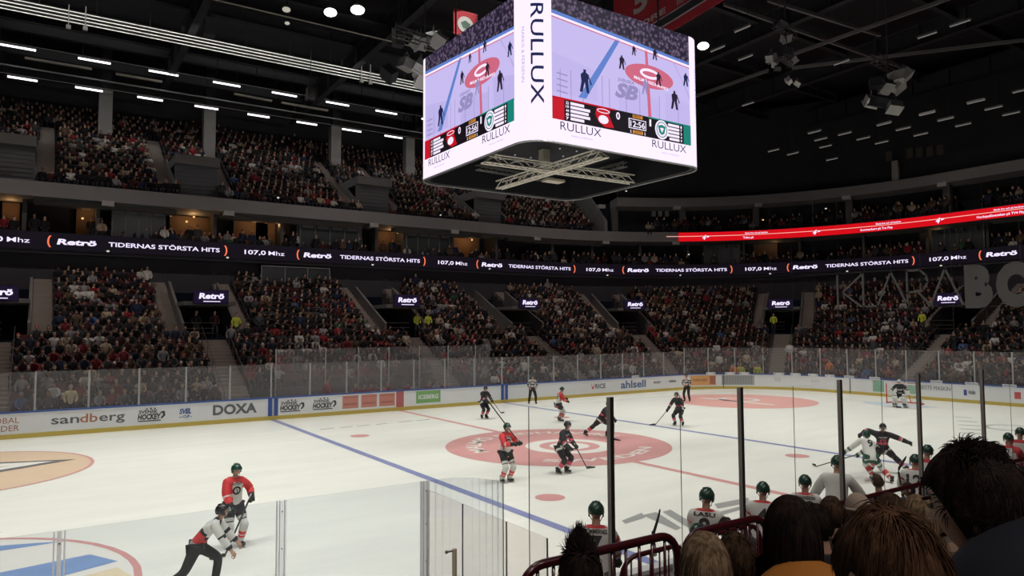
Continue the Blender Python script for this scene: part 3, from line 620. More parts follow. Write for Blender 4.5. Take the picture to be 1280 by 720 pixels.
# small white downlights
for k, (u, v, s, z) in enumerate(((136, 314, 17, 0), (285, 322, 17, 0), (466, 331, 17, 0), (612, 336, 17, 0), (759, 344, 17, 0), (850, 344, 17, 0), (962, 342, 17, 0), (1058, 339, 17, 0), (1175, 332, 17, 0), (347, 247, 18.1, 1), (551, 269, 18.1, 1), (913, 313, 18.5, 1), (861, 318, 18.5, 1), (1034, 261, 18.5, 1), (1175, 260, 18.5, 1), (784, 239, 17, 1))):
    p_ = pix_ring(u, v, s-.15); mb = MB(); mb.ball(p_, (.10, .10, .07), 8, 5); mb.box(p_+Vector((0, .1, .1)), (.3, .3, .1), mi=1)
    tag(mb.build('ring_downlight', [led('lamp_dim', 215, 210, 200, .9), BLACKR]), 'small white lamp %s, %s from the left' % (('under the ribbon display', ordw[k]) if k < 9 else ('on the ring level above the ribbon', ordw[k-9])), 'lamp', 'small ring lamps')
# three white notices on the dark wall after the upper stand
for k, u in enumerate((817.5, 825.5, 834)):
    a = pix_ring(u, 267, 20.0); o = MB().box((0, 0, 0), (.42, .03, .62)).build('wall_notice', mat('notice_white', (.42, .42, .42), .7)); F = fr(tpx(u, 20.0, 16), 20.05, a.z); o.matrix_world = F
    tag(o, 'pale blank notice on the dark upper wall, %s of three' % ('leftmost', 'middle', 'rightmost')[k], 'notice', 'wall notices')
# high dim windows of the end wall
for k, (u, v) in enumerate(((1112, 195), (1138, 191), (1150, 190), (1163, 189), (1176, 187))):
    a = pix_ring(u, v, 18.5); o = MB().box((0, 0, 0), (.55, .06, .9)).build('control_room_window', mat('dim_window', (.07, .06, .045), .5)); F = fr(tpx(u, 18.5, 18.5), 18.5, a.z); o.matrix_world = F
    tag(o, 'dim brown window above the end fascia, %s from the left' % ordw[k], 'window', 'high end windows')
# columns
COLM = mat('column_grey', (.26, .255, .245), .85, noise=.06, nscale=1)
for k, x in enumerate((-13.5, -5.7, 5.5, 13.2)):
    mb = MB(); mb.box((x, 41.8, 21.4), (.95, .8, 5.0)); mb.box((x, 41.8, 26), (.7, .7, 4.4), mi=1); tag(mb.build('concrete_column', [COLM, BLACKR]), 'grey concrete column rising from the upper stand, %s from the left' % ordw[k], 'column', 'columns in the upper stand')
for k, u in enumerate((768, 853, 945, 1062, 1185)):
    t = on_ring(u, 18.2, 15.6); o = MB().box((0, 0, 1.4), (.6, .5, 2.9)).build('ring_column', mat('column_dark', (.085, .083, .08), .85)); o.matrix_world = fr(t, 18.2, 14.2)
    tag(o, 'dark column between the red display and the upper fascia, %s from the left' % ordw[k], 'column', 'columns on the end ring')
t = on_ring(1120, 17.6, 18.5); o = MB().box((0, 0, 1.1), (.55, .5, 2.2)).build('ring_column', COLM); o.matrix_world = fr(t, 17.6, 17.6); tag(o, 'short pale column stub above the end fascia beside dim windows', 'column')

# ------------------------------------------------------------------ ribbon display
rb = empty('ribbon_display', P(0, 17, 9.95), 0, 'long black LED ribbon with white radio slogan text round the arena', 'LED display')
mb = MB(); sweep(mb, rect(17.0, 17.12, 9.9, 11.12), -30, 54); wbuild('housing', mb, BLACKR, rb)
mb = MB(); sweep(mb, rect(16.97, 17.0, 9.98, 11.06), -30, 54); wbuild('display', mb, led('led_black', 20, 14, 26, .7), rb)
per = 16.22
for k in range(-1, 7):
    o0 = -17.4+per*k; fn = lambda a, b: PL(a, 16.95, b)
    mb = MB(); fin = lambda: wbuild('slogan_lettering', mb, RET, rb)
    put_text(mb, 'Retrö', fn, o0+.75, 10.36, w=2.25, h=.36, bold=.04, shear=.12)
    fin(); mb = MB(); put_text(mb, 'TIDERNAS STÖRSTA HITS', fn, o0+3.7, 10.38, w=7.1, h=.3, bold=.018)
    fin(); mb = MB(); put_text(mb, '107,0', fn, o0+12.55, 10.36, w=1.55, h=.32, bold=.02); put_text(mb, 'Mhz', fn, o0+14.3, 10.36, w=1.2, h=.32, bold=.004)
    wbuild('slogan_lettering', mb, RET, rb)
    for c0, sg in ((o0+.35, 1), (o0+11.2, -1)):
        mb = MB(); pts = [(c0-sg*(.28*math.cos(a)-.2), 10.52+.45*math.sin(a)) for a in [(-1+2*j/10)*1.0 for j in range(11)]]
        for (a, b), (c, d) in zip(pts, pts[1:]): mb.add([fn(a-.05, b), fn(a+.05, b), fn(c+.05, d), fn(c-.05, d)], [(0, 1, 2, 3)])
        wbuild('bracket_mark', mb, ORL, rb)
# red display on the end fascia
rd = empty('red_fascia_display', P(30, 17, 13.4), 0, 'red glowing LED band on the fascia of the end ring', 'LED display')
t0 = on_ring(848, 17.0, 13.9)
mb = MB(); sweep(mb, rect(17.02, 17.13, 13.4, 14.4), t0, 54); wbuild('housing', mb, BLACKR, rd)
mb = MB(); sweep(mb, rect(16.99, 17.02, 13.45, 14.35), t0, 54); wbuild('display', mb, led('led_red', 214, 10, 24, 1.0), rd)
mb = MB(); Lr = t2L(t0, 17); segs = [0, .9, 3.2, 4.4, 7.3, 9.8, 13.2, 14, 17, 19.5, 22.5, 25.5, 30]
ts = tlist(t0, 54); mb2 = MB()
sweep(mb, rect(16.975, 16.988, 13.93, 13.99), on_ring(833, 17.0, 13.9), 54); wbuild('white_stripe', mb, led('led_rose', 255, 190, 180, .95), rd)
mb = MB(); fn = lambda a, b: PL(a, 16.97, b)
for u in (880, 1018, 1172):
    a = t2L(on_ring(u, 17, 13.9), 17); put_text(mb, '4', fn, a-.2, 13.62, h=.44, bold=.04, shear=.3); poly2d(mb, [(a+.25, 14.0), (a+.55, 13.9), (a+.25, 13.8)], fn)
for u, s_ in ((935, 'Träna på'), (1095, 'Sommarkort på Tre Play'), (1250, 'Hockeyallsvenskan på TV4 Play')):
    a = t2L(on_ring(u, 17, 13.9), 17); put_text(mb, s_, fn, a, 13.6, h=.2, bold=.02, align='CENTER')
for u in (945, 1110, 1260):
    a = t2L(on_ring(u, 17, 13.9), 17); put_text(mb, 'Sänds live och på begäran', fn, a, 14.06, h=.15, bold=.02, align='CENTER')
wbuild('lettering', mb, RET, rd)

# protective net with the big letters behind the goal
nt_ = empty('protective_net', (30.3, 0, 3.2), 0, 'thin hanging safety net behind the goal', 'net')
mb = MB()
for y in [14-1.9*k for k in range(15)]: mb.bar((30.3, y, 3.2), (30.3, y, 14.5), .006)
for z in (3.3, 5.9, 8.5, 14.4): mb.bar((30.3, 14, z), (30.3, -13, z), .008)
wbuild('net_cord', mb, mat('net_cord', (.10, .10, .10), .8), nt_)
LET = mat('letter_grey', (.075, .07, .07), .8); ch = empty('hanging_sign', (30.25, 0, 6), 0, 'large grey letters hanging on the net behind the goal, thin then bold', 'sign')
y0 = pix(1046, 360, x=30.25).y; fn = lambda a, b: Vector((30.22, y0-a, 6.02+b))
def stroke(mb, pts, wd, fn=None):
    fn = fn or globals()['fnL']
    for (a, b), (c, d) in zip(pts, pts[1:]):
        v = Vector((c-a, d-b)); n = Vector((-v.y, v.x)).normalized()*wd/2; e = v.normalized()*wd*.3
        A, B = Vector((a, b))-e, Vector((c, d))+e; q = [A+n, B+n, B-n, A-n]
        f3 = [fn(x, y) for x, y in q]; bk = [p+Vector((.04, 0, 0)) for p in f3]; mb.add(f3+bk, [(0, 1, 2, 3), (7, 6, 5, 4), (0, 4, 5, 1), (1, 5, 6, 2), (2, 6, 7, 3), (3, 7, 4, 0)])
fnL = fn
H = 2.34; yy = lambda u: y0-pix(u, 360, x=30.25).y
K0, K1 = yy(1047), yy(1078)
for s_ in ([(K0, 0), (K0, H)], [(yy(1078), H), (yy(1053), H*.48), (yy(1076), .08)]), ([(yy(1079), H), (yy(1079), .08), (yy(1096), .08)],), ([(yy(1096), .05), (yy(1114), H), (yy(1134), .05)],), ([(yy(1134), 0), (yy(1134), H), (yy(1150), H), (yy(1158), H*.85), (yy(1160), H*.65), (yy(1154), H*.45), (yy(1134), H*.38)], [(yy(1148), H*.38), (yy(1162), .05)]), ([(yy(1163), .05), (yy(1182), H), (yy(1203), .05)],):
    mb = MB()
    for q in s_: stroke(mb, q, .13)
    wbuild('thin_letter', mb, LET, ch)
for ch_, ua, ub in (('B', 1206, 1241), ('O', 1245, 1298)):
    mb = MB(); put_text(mb, ch_, lambda a, b: Vector((30.22, y0-a, 6.02+b)), yy(ua), 0, w=yy(ub)-yy(ua), h=H, bold=.07); o = wbuild('bold_letter', mb, LET, ch); m_ = o.modifiers.new('s', 'SOLIDIFY'); m_.thickness = .05

# ------------------------------------------------------------------ hanging cube screen
HX = 4.25; CR = .9; Z0, Z1 = 10.95, 16.07; HH = Z1-Z0
jb = empty('video_cube', (0, 0, Z0), 0, 'large hanging four sided video screen with rounded white corners over centre ice', 'video screen')
def cubeprof(h, r, n=8):
    pts = []
    for cx, cy, a0 in ((h-r, h-r, 0), (-(h-r), h-r, 90), (-(h-r), -(h-r), 180), (h-r, -(h-r), 270)):
        for k in range(n+1):
            a = math.radians(a0+90*k/n); pts.append((cx+r*math.cos(a), cy+r*math.sin(a)))
    return pts
def prism(mb, pts, z0, z1, cap=True, mi=0):
    n = len(pts); mb.add([(a, b, z0) for a, b in pts]+[(a, b, z1) for a, b in pts], [(k, (k+1) % n, n+(k+1) % n, n+k) for k in range(n)]+([tuple(range(n))[::-1], tuple(range(n, 2*n))] if cap else []), mi)
LW = led('led_white', 246, 232, 252, 1.12)
outer = cubeprof(HX, CR); inner = cubeprof(HX-.25, CR-.2)
mb = MB(); prism(mb, outer, Z0, Z1, cap=False); wbuild('led_skin', mb, LW, jb, smooth=False)
mb = MB(); n = len(outer); mb.add([(a, b, Z0) for a, b in outer]+[(a, b, Z0) for a, b in inner]+[(a, b, Z1) for a, b in inner]+[(a, b, Z1) for a, b in outer], [(k, n+k, n+(k+1) % n, (k+1) % n) for k in range(n)]+[(n+k, 2*n+k, 2*n+(k+1) % n, n+(k+1) % n) for k in range(n)])
prism(mb, inner, 12.3, 12.5); wbuild('inner_shell', mb, mat('cube_inside', (.005, .006, .011), .8), jb)
mb = MB(); mb.tube([(a, b, Z0-.03) for a, b in cubeprof(HX-.02, CR-.02)], .03, 6, closed=True); wbuild('rim_pipe', mb, mat('rim_metal', (.35, .35, .36), .4, .6), jb)
# small bulbs seen up inside the cube
mb = MB(); r2_ = random.Random(3)
for i in range(8):
    for j in range(8):
        if r2_.random() < .8: mb.ball((-3.3+.95*i+r2_.uniform(-.1, .1), -3.3+.95*j+r2_.uniform(-.1, .1), 12.25), (.05, .05, .03), 6, 4)
wbuild('service_light', mb, led('dot_lamp', 150, 150, 160, .8), jb)
# video pictures on the faces
VI = led('video_ice', 200, 188, 240, 1.0); VI2 = led('video_ice_shade', 182, 172, 226, 1.0); VR = led('video_pink', 208, 104, 130, 1.0); VB = led('video_blue', 96, 130, 205, 1.0); VD = led('video_dark', 38, 28, 52, 1.0); VW = led('video_white', 240, 228, 250, 1.1); VG = led('video_bar_black', 18, 12, 20, 1.0); VRD = led('video_bar_red', 200, 12, 36, 1.0); VTE = led('video_teal', 20, 130, 116, 1.0); VO = led('video_orange', 225, 150, 60, 1.0); VN = led('video_navy_text', 24, 34, 78, 1.0); VLN = led('video_line', 150, 140, 190, 1.0)
def crowd_led():
    m = bpy.data.materials.new('video_crowd'); m.use_nodes = True; nt = m.node_tree; b = nt.nodes['Principled BSDF']; b.inputs['Base Color'].default_value = (.01, .01, .01, 1)
    tc = nt.nodes.new('ShaderNodeTexCoord'); n = nt.nodes.new('ShaderNodeTexVoronoi'); n.inputs['Scale'].default_value = 7; nt.links.new(tc.outputs['Object'], n.inputs['Vector'])
    cr = nt.nodes.new('ShaderNodeValToRGB'); e = cr.color_ramp.elements; e[0].position = 0; e[0].color = srgb(128, 108, 140)+(1,); e[1].position = .6; e[1].color = srgb(38, 32, 52)+(1,)
    nt.links.new(n.outputs['Distance'], cr.inputs[0]); nt.links.new(cr.outputs[0], b.inputs['Emission Color']); b.inputs['Emission Strength'].default_value = .9; return m
VC = crowd_led()
VM = [VI, VC, VR, VB, VD, VW, VG, VRD, VTE, VO, VN, VLN, VI2]
def clip(a, lo, hi): return max(lo, min(hi, a))
def person2d(mb, x, y, h, f, mi, lean=0.0):
    """tiny skater in the broadcast picture"""
    w_ = h*.28
    P2 = lambda pts: poly2d(mb, [(x+lean*b*h+a*w_, y+b*h) for a, b in pts], f, mi)
    P2([(-.5, .45), (.5, .45), (.65, .8), (.2, .88), (-.3, .86), (-.6, .75)]); P2([(-.18, .86), (.2, .86), (.22, 1.0), (-.2, 1.0)]); P2([(-.5, .45), (0, .45), (-.35, 0), (-.75, 0)]); P2([(0, .45), (.5, .45), (.7, 0), (.3, 0)]); P2([(.5, .75), (.7, .72), (1.1, .4), (.9, .38)])
def video_face(F):
    """F(x, y, off): x 0..1 along the face, y 0..1 up"""
    fa = lambda k: (lambda a, b: F(a, b, .010+.007*k))
    mb = MB(); f0, f1, f2, f3, f4, f5 = [fa(k) for k in range(6)]
    poly2d(mb, [(0, .29), (1, .29), (1, .775), (0, .865)], f0, 0); poly2d(mb, [(0, .865), (1, .775), (1, 1), (0, 1)], f0, 1)
    poly2d(mb, [(0, .86), (1, .77), (1, .79), (0, .885)], f1, 3); poly2d(mb, [(0, .835), (1, .745), (1, .752), (0, .843)], f1, 2); poly2d(mb, [(0, .843), (1, .752), (1, .77), (0, .86)], f1, 5)
    for a, b, c in ((0, .33, .60), (.45, .29, .5), (.8, .29, .52)): poly2d(mb, [(a, b), (min(1, a+.3), b), (min(1, a+.3), c-.06), (a, c)], f0, 12)
    poly2d(mb, [(.435, .815), (.465, .812), (.22, .33), (.17, .33)], f1, 3); poly2d(mb, [(.86, .765), (.875, .763), (1, .50), (1, .53)], f1, 12)
    poly2d(mb, [(.645, .80), (.665, .80), (.69, .29), (.665, .29)], f1, 2)
    poly2d(mb, disc2d(.68, .60, .185, .085, 40), f1, 2); ring2d(mb, .68, .62, .075, .038, .02, f2, 5, 24); mb2 = MB()
    put_text(mb, 'MALMÖ REDHAWKS', lambda a, b: f3(a, b-(a-.68)*.12), .56, .545, w=.26, h=.022, bold=.03, mi=5)
    for x, y, h, m_ in ((.47, .60, .10, 4), (.56, .725, .07, 4), (.72, .735, .085, 4), (.745, .55, .10, 4), (.21, .37, .16, 10), (.87, .40, .14, 4), (.64, .46, .11, 11), (.965, .60, .10, 10)): person2d(mb, x, y, h, f4, m_)
    put_text(mb, 'SB', f2, .42, .40, w=.17, h=.10, bold=.05, shear=.3, mi=11); put_text(mb, 'SVENSKA', f2, .44, .51, w=.12, h=.025, bold=.03, shear=.3, mi=11)
    for x in (.05, .12, .2, .33, .38, .5, .6, .75, .9): poly2d(mb, [(x, .30), (x+.004, .30), (x+.004, .52-.1*abs(x-.3)), (x, .52-.1*abs(x-.3))], f1, 11)
    for y in (.34, .38, .42, .46): poly2d(mb, [(.03, y), (.1, y-.005), (.1, y+.003), (.03, y+.008)], f1, 11)
    # graphics bar
    poly2d(mb, [(0, .150), (1, .150), (1, .30), (0, .30)], f2, 6); poly2d(mb, [(0, .150), (.075, .150), (.075, .30), (0, .30)], f3, 7); poly2d(mb, [(0, .292), (.42, .292), (.42, .302), (0, .302)], f3, 7)
    poly2d(mb, [(.94, .150), (1, .150), (1, .30), (.94, .30)], f3, 8); poly2d(mb, [(.66, .292), (1, .292), (1, .302), (.66, .302)], f3, 8)
    for k in range(5):
        y = .265-.026*k; put_text(mb, '%d' % (22, 19, 44, 8, 7)[k], f3, .085, y, w=.02, h=.018, bold=.03, mi=5)
        poly2d(mb, [(.115, y), (.115+(.09, .13, .12, .13, .09)[k], y), (.115+(.09, .13, .12, .13, .09)[k], y+.019), (.115, y+.019)], f3, 5)
        poly2d(mb, [(.925-(.09, .11, .12, .10, .08)[k]-.02, y), (.905, y), (.905, y+.019), (.925-(.09, .11, .12, .10, .08)[k]-.02, y+.019)], f3, 5); put_text(mb, '%d' % (1, 7, 3, 4, 9)[k], f3, .915, y, w=.012, h=.018, bold=.03, mi=5)
    # home crest: red bird mask with white face
    poly2d(mb, [(.29, .285), (.34, .293), (.385, .285), (.375, .25), (.39, .21), (.41, .165), (.345, .16), (.30, .19), (.28, .24)], f3, 7); poly2d(mb, disc2d(.335, .21, .035, .03, 16), f4, 5); ring2d(mb, .335, .27, .045, .016, .006, f4, 5, 20)
    put_text(mb, '0', f3, .425, .235, w=.028, h=.05, bold=.03, mi=5); put_text(mb, '1', f3, .67, .235, w=.014, h=.05, bold=.03, mi=5)
    # away crest: round badge
    poly2d(mb, disc2d(.765, .225, .052, .072, 28), f3, 5); ring2d(mb, .765, .225, .042, .058, .006, f4, 8, 28); poly2d(mb, [(.735, .25), (.765, .262), (.795, .25), (.785, .20), (.765, .185), (.745, .20)], f4, 8); poly2d(mb, [(.75, .235), (.765, .24), (.78, .235), (.765, .20)], f5, 5)
    # clock
    for (a, b, c, d) in ((.515, .19, .645, .262),): poly2d(mb, [(a, b), (c, b), (c, d), (a, d)], f3, 5); poly2d(mb, [(a+.006, b+.006), (c-.006, b+.006), (c-.006, d-.006), (a+.006, d-.006)], f4, 6)
    put_text(mb, '12:56', f5, .525, .203, w=.11, h=.044, bold=.02, mi=5); poly2d(mb, [(.545, .27), (.62, .27), (.62, .292), (.545, .292)], f3, 9); poly2d(mb, [(.545, .158), (.62, .158), (.62, .18), (.545, .18)], f3, 9)
    put_text(mb, 'PERIOD 1', f4, .548, .274, w=.07, h=.014, bold=.03, mi=6); put_text(mb, 'SHOTS', f4, .555, .162, w=.055, h=.014, bold=.03, mi=6)
    for x in (.53, .635): put_text(mb, '2', f3, x-.005, .16, w=.01, h=.018, bold=.03, mi=5)
    # strip along the bottom
    for x in (.05, .69): put_text(mb, 'RULLUX', f2, x, .085, w=.27, h=.058, bold=-.004, mi=10); put_text(mb, 'MARKIS & PERSIENN', f2, x+.07, .05, w=.14, h=.012, mi=12)
    return mb
x0, x1 = -(HX-CR), HX-CR
faces = [lambda a, b, o: Vector((x0+(x1-x0)*a, -HX-o, Z0+HH*b)), lambda a, b, o: Vector((-HX-o, x1-(x1-x0)*a, Z0+HH*b)), lambda a, b, o: Vector((HX+o, x0+(x1-x0)*a, Z0+HH*b)), lambda a, b, o: Vector((x1-(x1-x0)*a, HX+o, Z0+HH*b))]
for F in faces: wbuild('video_picture', video_face(F), VM, jb)
def fine2d(vs, fs, cuts=3):
    bm = bmesh.new(); q = [bm.verts.new((x, y, 0)) for x, y in vs]
    for f in fs:
        try: bm.faces.new([q[i] for i in f])
        except ValueError: pass
    bmesh.ops.triangulate(bm, faces=bm.faces[:]); bmesh.ops.subdivide_edges(bm, edges=bm.edges[:], cuts=cuts, use_grid_fill=True); bm.verts.index_update()
    out = [(v.co.x, v.co.y) for v in bm.verts], [tuple(v.index for v in f.verts) for f in bm.faces]; bm.free(); return out
# vertical brand lettering on the rounded corners
for cx, cy, a0 in ((-(HX-CR), -(HX-CR), 225), (HX-CR, -(HX-CR), 315)):
    def cf(a, b, r=CR+.015): # a: across (arc), b: up
        an = math.radians(a0)+a/CR; return Vector((cx+r*math.cos(an), cy+r*math.sin(an), b))
    mb = MB(); vs, fs, tw = text2d('RULLUX', 1, .006); vs, fs = fine2d(vs, fs); L_ = 3.45; sx = L_/tw
    mb.add([cf(-.02+y*.62, Z0+1.22+L_-x*sx) for x, y in vs], fs, 0)
    wbuild('corner_lettering', mb, [VN, VLN], jb); mb = MB(); vs, fs, tw = text2d('MARKIS & PERSIENN', 1, -.01); L_ = 1.9; sx = L_/tw; mb.add([cf(-.36+y*.17, Z0+2.0+L_-x*sx) for x, y in vs], fs, 1)
    wbuild('corner_lettering', mb, [VN, VLN], jb)
# lattice trusses crossing under the cube
TRM = mat('truss_pale', (.80, .77, .68), .5)
def truss(mb, a, b, w_=.3, r=.022, n=12):
    a, b = Vector(a), Vector(b); d = (b-a).normalized(); sd = d.cross(Vector((0, 0, 1))).normalized()*w_/2; up = Vector((0, 0, w_))
    c = [(sd, 0), (-sd, 0), (sd, 1), (-sd, 1)]
    for s_, k in c: mb.tube([a+s_+up*k, b+s_+up*k], r, 6)
    for i in range(n):
        p, q = a+(b-a)*i/n, a+(b-a)*(i+1)/n
        for s_ in (sd, -sd): mb.tube([p+s_+up*(i % 2), q+s_+up*((i+1) % 2)], r*.6, 5)
        mb.tube([p+sd, p-sd], r*.6, 5); mb.tube([p+sd, q-sd], r*.6, 5)
for k, (e0, e1, w_, lab) in enumerate((((604, 203), (790, 229), .33, 'pale lattice truss under the video cube running towards the right end'), ((624, 236), (757, 196), .33, 'pale lattice truss under the video cube crossing the longer one'))):
    a, b = pix(*e0, z=11.0), pix(*e1, z=11.0); o = empty('lattice_truss', a, 0, lab, 'truss', 'trusses under the cube'); mb = MB(); truss(mb, a, b, w_, .035, 14); wbuild('lattice', mb, TRM, o)
for k, (e0, e1) in enumerate((((596, 212), (690, 228)), ((745, 218), (782, 208)))):
    a, b = pix(*e0, z=11.5), pix(*e1, z=11.5); mb = MB(); truss(mb, a, b, .2, .02, 10); tag(mb.build('lattice_truss', mat('truss_dark', (.14, .14, .135), .5)), 'thinner darker truss up inside the cube, %s one' % ('left', 'right')[k], 'truss')
a = pix(680.5, 218, z=11.2); mb = MB(); mb.box((a.x, a.y, 11.75), (.34, .34, 1.0)); [mb.box((a.x, a.y-.175, 11.4+.12*k), (.3, .02, .03)) for k in range(7)]; mb.box((a.x+.7, a.y+.3, 11.05), (.9, .5, .1)); mb.tube([(a.x, a.y, 12.2), (a.x, a.y, 12.6)], .04, 6)
tag(mb.build('speaker_box', mat('speaker_pale', (.50, .47, .38), .6)), 'pale upright box hanging where the trusses cross under the cube', 'speaker')
mb = MB()
for x, y in ((-3, -3), (3, -3), (3, 3), (-3, 3)): mb.tube([(x, y, Z1-.2), (x*1.0, y*1.0, 28.2)], .04, 6)
wbuild('suspension_cable', mb, mat('cable', (.08, .08, .085), .5, .5), jb)

# ------------------------------------------------------------------ roof steel, lamps
RB = mat('roof_beam', (.015, .016, .021), .7)
def beam(a, b, w_, h_, lab, m_=RB, name='roof_beam', grp='roof beams'):
    mb = MB(); a, b = Vector(a), Vector(b); o = mb
    mb.box((a+b)/2, ((b-a).length, w_, .06), Matrix.Rotation(math.atan2(b.y-a.y, b.x-a.x), 3, 'Z') if abs(b.z-a.z) < .01 else (b-a).to_track_quat('X', 'Z').to_matrix())
    R = (b-a).to_track_quat('X', 'Z').to_matrix()
    mb.box((a+b)/2+Vector((0, 0, h_)), ((b-a).length, w_, .06), R); mb.box((a+b)/2+Vector((0, 0, h_/2)), ((b-a).length, .06, h_), R)
    n = int((b-a).length/3)
    for i in range(n): mb.box(a+(b-a)*(i+.5)/n+Vector((0, 0, h_/2)), (.05, w_, h_), R)
    return tag(mb.build(name, m_), lab, 'beam', grp)
for k, (y, z) in enumerate(((40.5, 25.3), (36.3, 25.6), (31.5, 25.2), (27.2, 26.0), (22.0, 25.8), (15.5, 26.2), (8, 26.0), (0, 26.0), (-8, 26.0))): beam((-44, y, z), (62, y, z), .4, .7, 'long dark roof beam running along the hall, %s from the far wall' % ordw[k])
for k, x in enumerate((-32, -20.5, -9.5, 2, 13, 24, 35, 46)): beam((x, 44, 24.2), (x, -30, 25.6), .5, 1.5, 'deep dark roof girder across the hall, %s from the left' % ordw[k], grp='roof girders')
for k, (u0, v0, u1, v1, z, r) in enumerate(((0, 78, 640, 180, 23.2, .07), (1280, 48, 960, 130, 24, .06))):
    pass
mb = MB(); a, b = pix(0, 80, z=23.4), pix(520, 165, z=23.4); mb.tube([(-40, (a.y+b.y)/2, 23.4), (30, (a.y+b.y)/2, 23.4)], .07, 8); tag(mb.build('roof_pipe', mat('pipe_grey', (.12, .12, .12), .5)), 'thin grey pipe running between the two rows of strip lamps', 'pipe')
# bright four-rail catwalk
cw = empty('cable_tray', (0, 28.4, 23.7), 0, 'pale four rail cable tray crossing the upper left under the roof', 'cable tray')
yc = pix(200, 42, z=24).y
mb = MB()
for k in range(4): mb.tube([(-40, yc+.0, 23.60+.22*k), (22, yc+.0, 23.60+.22*k)], .03, 6)
wbuild('rail', mb, mat('tray_pale', (.88, .86, .80), .5), cw)
area_light('tray_fill_light', (-10, yc-3.2, 22.9), (-10, yc, 24.1), 50, .2, 300, (1, .97, .92), math.radians(50))  # added fill lamp aimed at the tray rails, without a fixture
for x in range(-39, 22, 3): mb = MB(); mb.box((x, yc+.06, 23.95), (.05, .05, .75)); mb.tube([(x, yc+.06, 24.3), (x, yc+.06, 28)], .015, 5); wbuild('hanger', mb, BLACKR, cw)
for k, (u, v) in enumerate(((86, 20), (107, 22), (452, 90), (463, 92))):
    a = pix(u, v, y=yc-.3); mb = MB(); mb.box((a.x, a.y, a.z), (.06, .06, 1.4)); mb.box((a.x, a.y, a.z-.7), (.25, .2, .25)); tag(mb.build('hanging_bracket', mat('bracket_grey', (.17, .17, .17), .5)), 'small grey bracket hanging at the pale tray, %s from the left' % ordw[k], 'bracket')
PW_ = pix(380, 26, z=24); mb = MB(); mb.tube([(-30, PW_.y, 24), (12, PW_.y, 24)], .045, 6); tag(mb.build('roof_pipe', mat('pipe_pale', (.34, .32, .28), .5)), 'pale pipe running past the two bright floodlights', 'pipe')
TUBE = led('tube_white', 250, 246, 255, 2.6)
def striplamp(x, y, z, L_, lab, grp, lit=True, ang=0.0, pw=24):
    o = empty('strip_lamp', (x, y, z), ang, lab, 'strip lamp', grp)
    MB().box((0, 0, .08), (L_, .16, .1)).build('housing', mat('lamp_housing', (.10, .10, .10), .5), o)
    mb = MB(); mb.tube([(-L_/2+.03, 0, -.02), (L_/2-.03, 0, -.02)], .075 if lit else .04, 8); mb.build('tube', TUBE if lit else led('tube_unlit_glow', 120, 116, 112, .8), o)  # unlit tubes carry a weak painted glow
    mb = MB(); [mb.tube([(sx*L_*.35, 0, .1), (sx*L_*.35, 0, 2.2)], .012, 4) for sx in (-1, 1)]; mb.build('hanger', BLACKR, o)
    if lit and pw:
        l = bpy.data.lights.new('strip_light', 'AREA'); l.shape = 'RECTANGLE'; l.size = L_; l.size_y = .16; l.energy = pw; l.color = (1, .96, .93); lo = bpy.data.objects.new('strip_light', l); C.objects.link(lo); lo.location = (x, y, z-.14)
for k in range(12):
    x = -19.2+4.57*k; striplamp(x, 36.0, pix(114, 75, y=36.0).z, 2.1, 'bright white strip lamp in the front row over the upper stand, %s from the left' % ordw[k], 'front strip lamps', pw=26)
for k in range(12):
    x = -18.95+4.15*k; striplamp(x, 38.6, pix(104, 110, y=38.6).z, 1.85, 'bright white strip lamp in the rear row over the upper stand, %s from the left' % ordw[k], 'rear strip lamps', pw=26)
for k, (yy_, zz) in enumerate(((36.0, pix(114, 75, y=36.0).z+.2), (38.6, pix(104, 110, y=38.6).z+.2))):
    mb = MB(); mb.box((4, yy_, zz), (62, .05, .04)); tag(mb.build('lamp_track', mat('track', (.16, .15, .14), .5)), 'thin track carrying the %s row of strip lamps' % ('front', 'rear')[k], 'track')
for k, (u0, v0, u1, v1) in enumerate(((31, 72, 115, 86), (145, 92, 203, 102), (293, 117, 340, 126), (352, 128, 410, 138))):
    a, b = pix(u0, v0, y=37.3), pix(u1, v1, y=37.3); mb = MB(); mb.tube([a, b], .09, 8); mb.tube([a+Vector((0, .25, 0)), b+Vector((0, .25, 0))], .05, 6); tag(mb.build('duct_pipe', mat('duct', (.20, .18, .15), .5)), 'dull unlit pipe between the lamp rows, %s from the left' % ordw[k], 'pipe')
for k, (u, v) in enumerate(((1018, 165), (967, 188), (991, 192), (1032, 183), (1026, 174), (1220, 127), (1242, 135), (1264, 142), (1159, 142), (1182, 149), (1204, 156), (1105, 155), (1129, 161), (1151, 168), (1056, 167), (1079, 173), (1102, 178), (1040, 199), (1052, 78), (1159, 44), (1200, 29), (1278, 113), (932, 72), (897, 61), (935, 130), (928, 36), (818, 97))):
    a = pix(u, v, z=20.6 if k not in (18, 19, 20, 22, 23, 24, 25, 26) else 23.0); striplamp(a.x, a.y, a.z, 1.2, 'small dim strip lamp under the dark roof, %s' % ((ordw[k]+' in the end stand cluster') if k < 23 else ('nearest the right side of the cube', 'beside the floodlight right of the cube', 'just below the red banners', 'level with the cube clock')[k-23]), 'dim end strip lamps', lit=False, ang=PI/2)
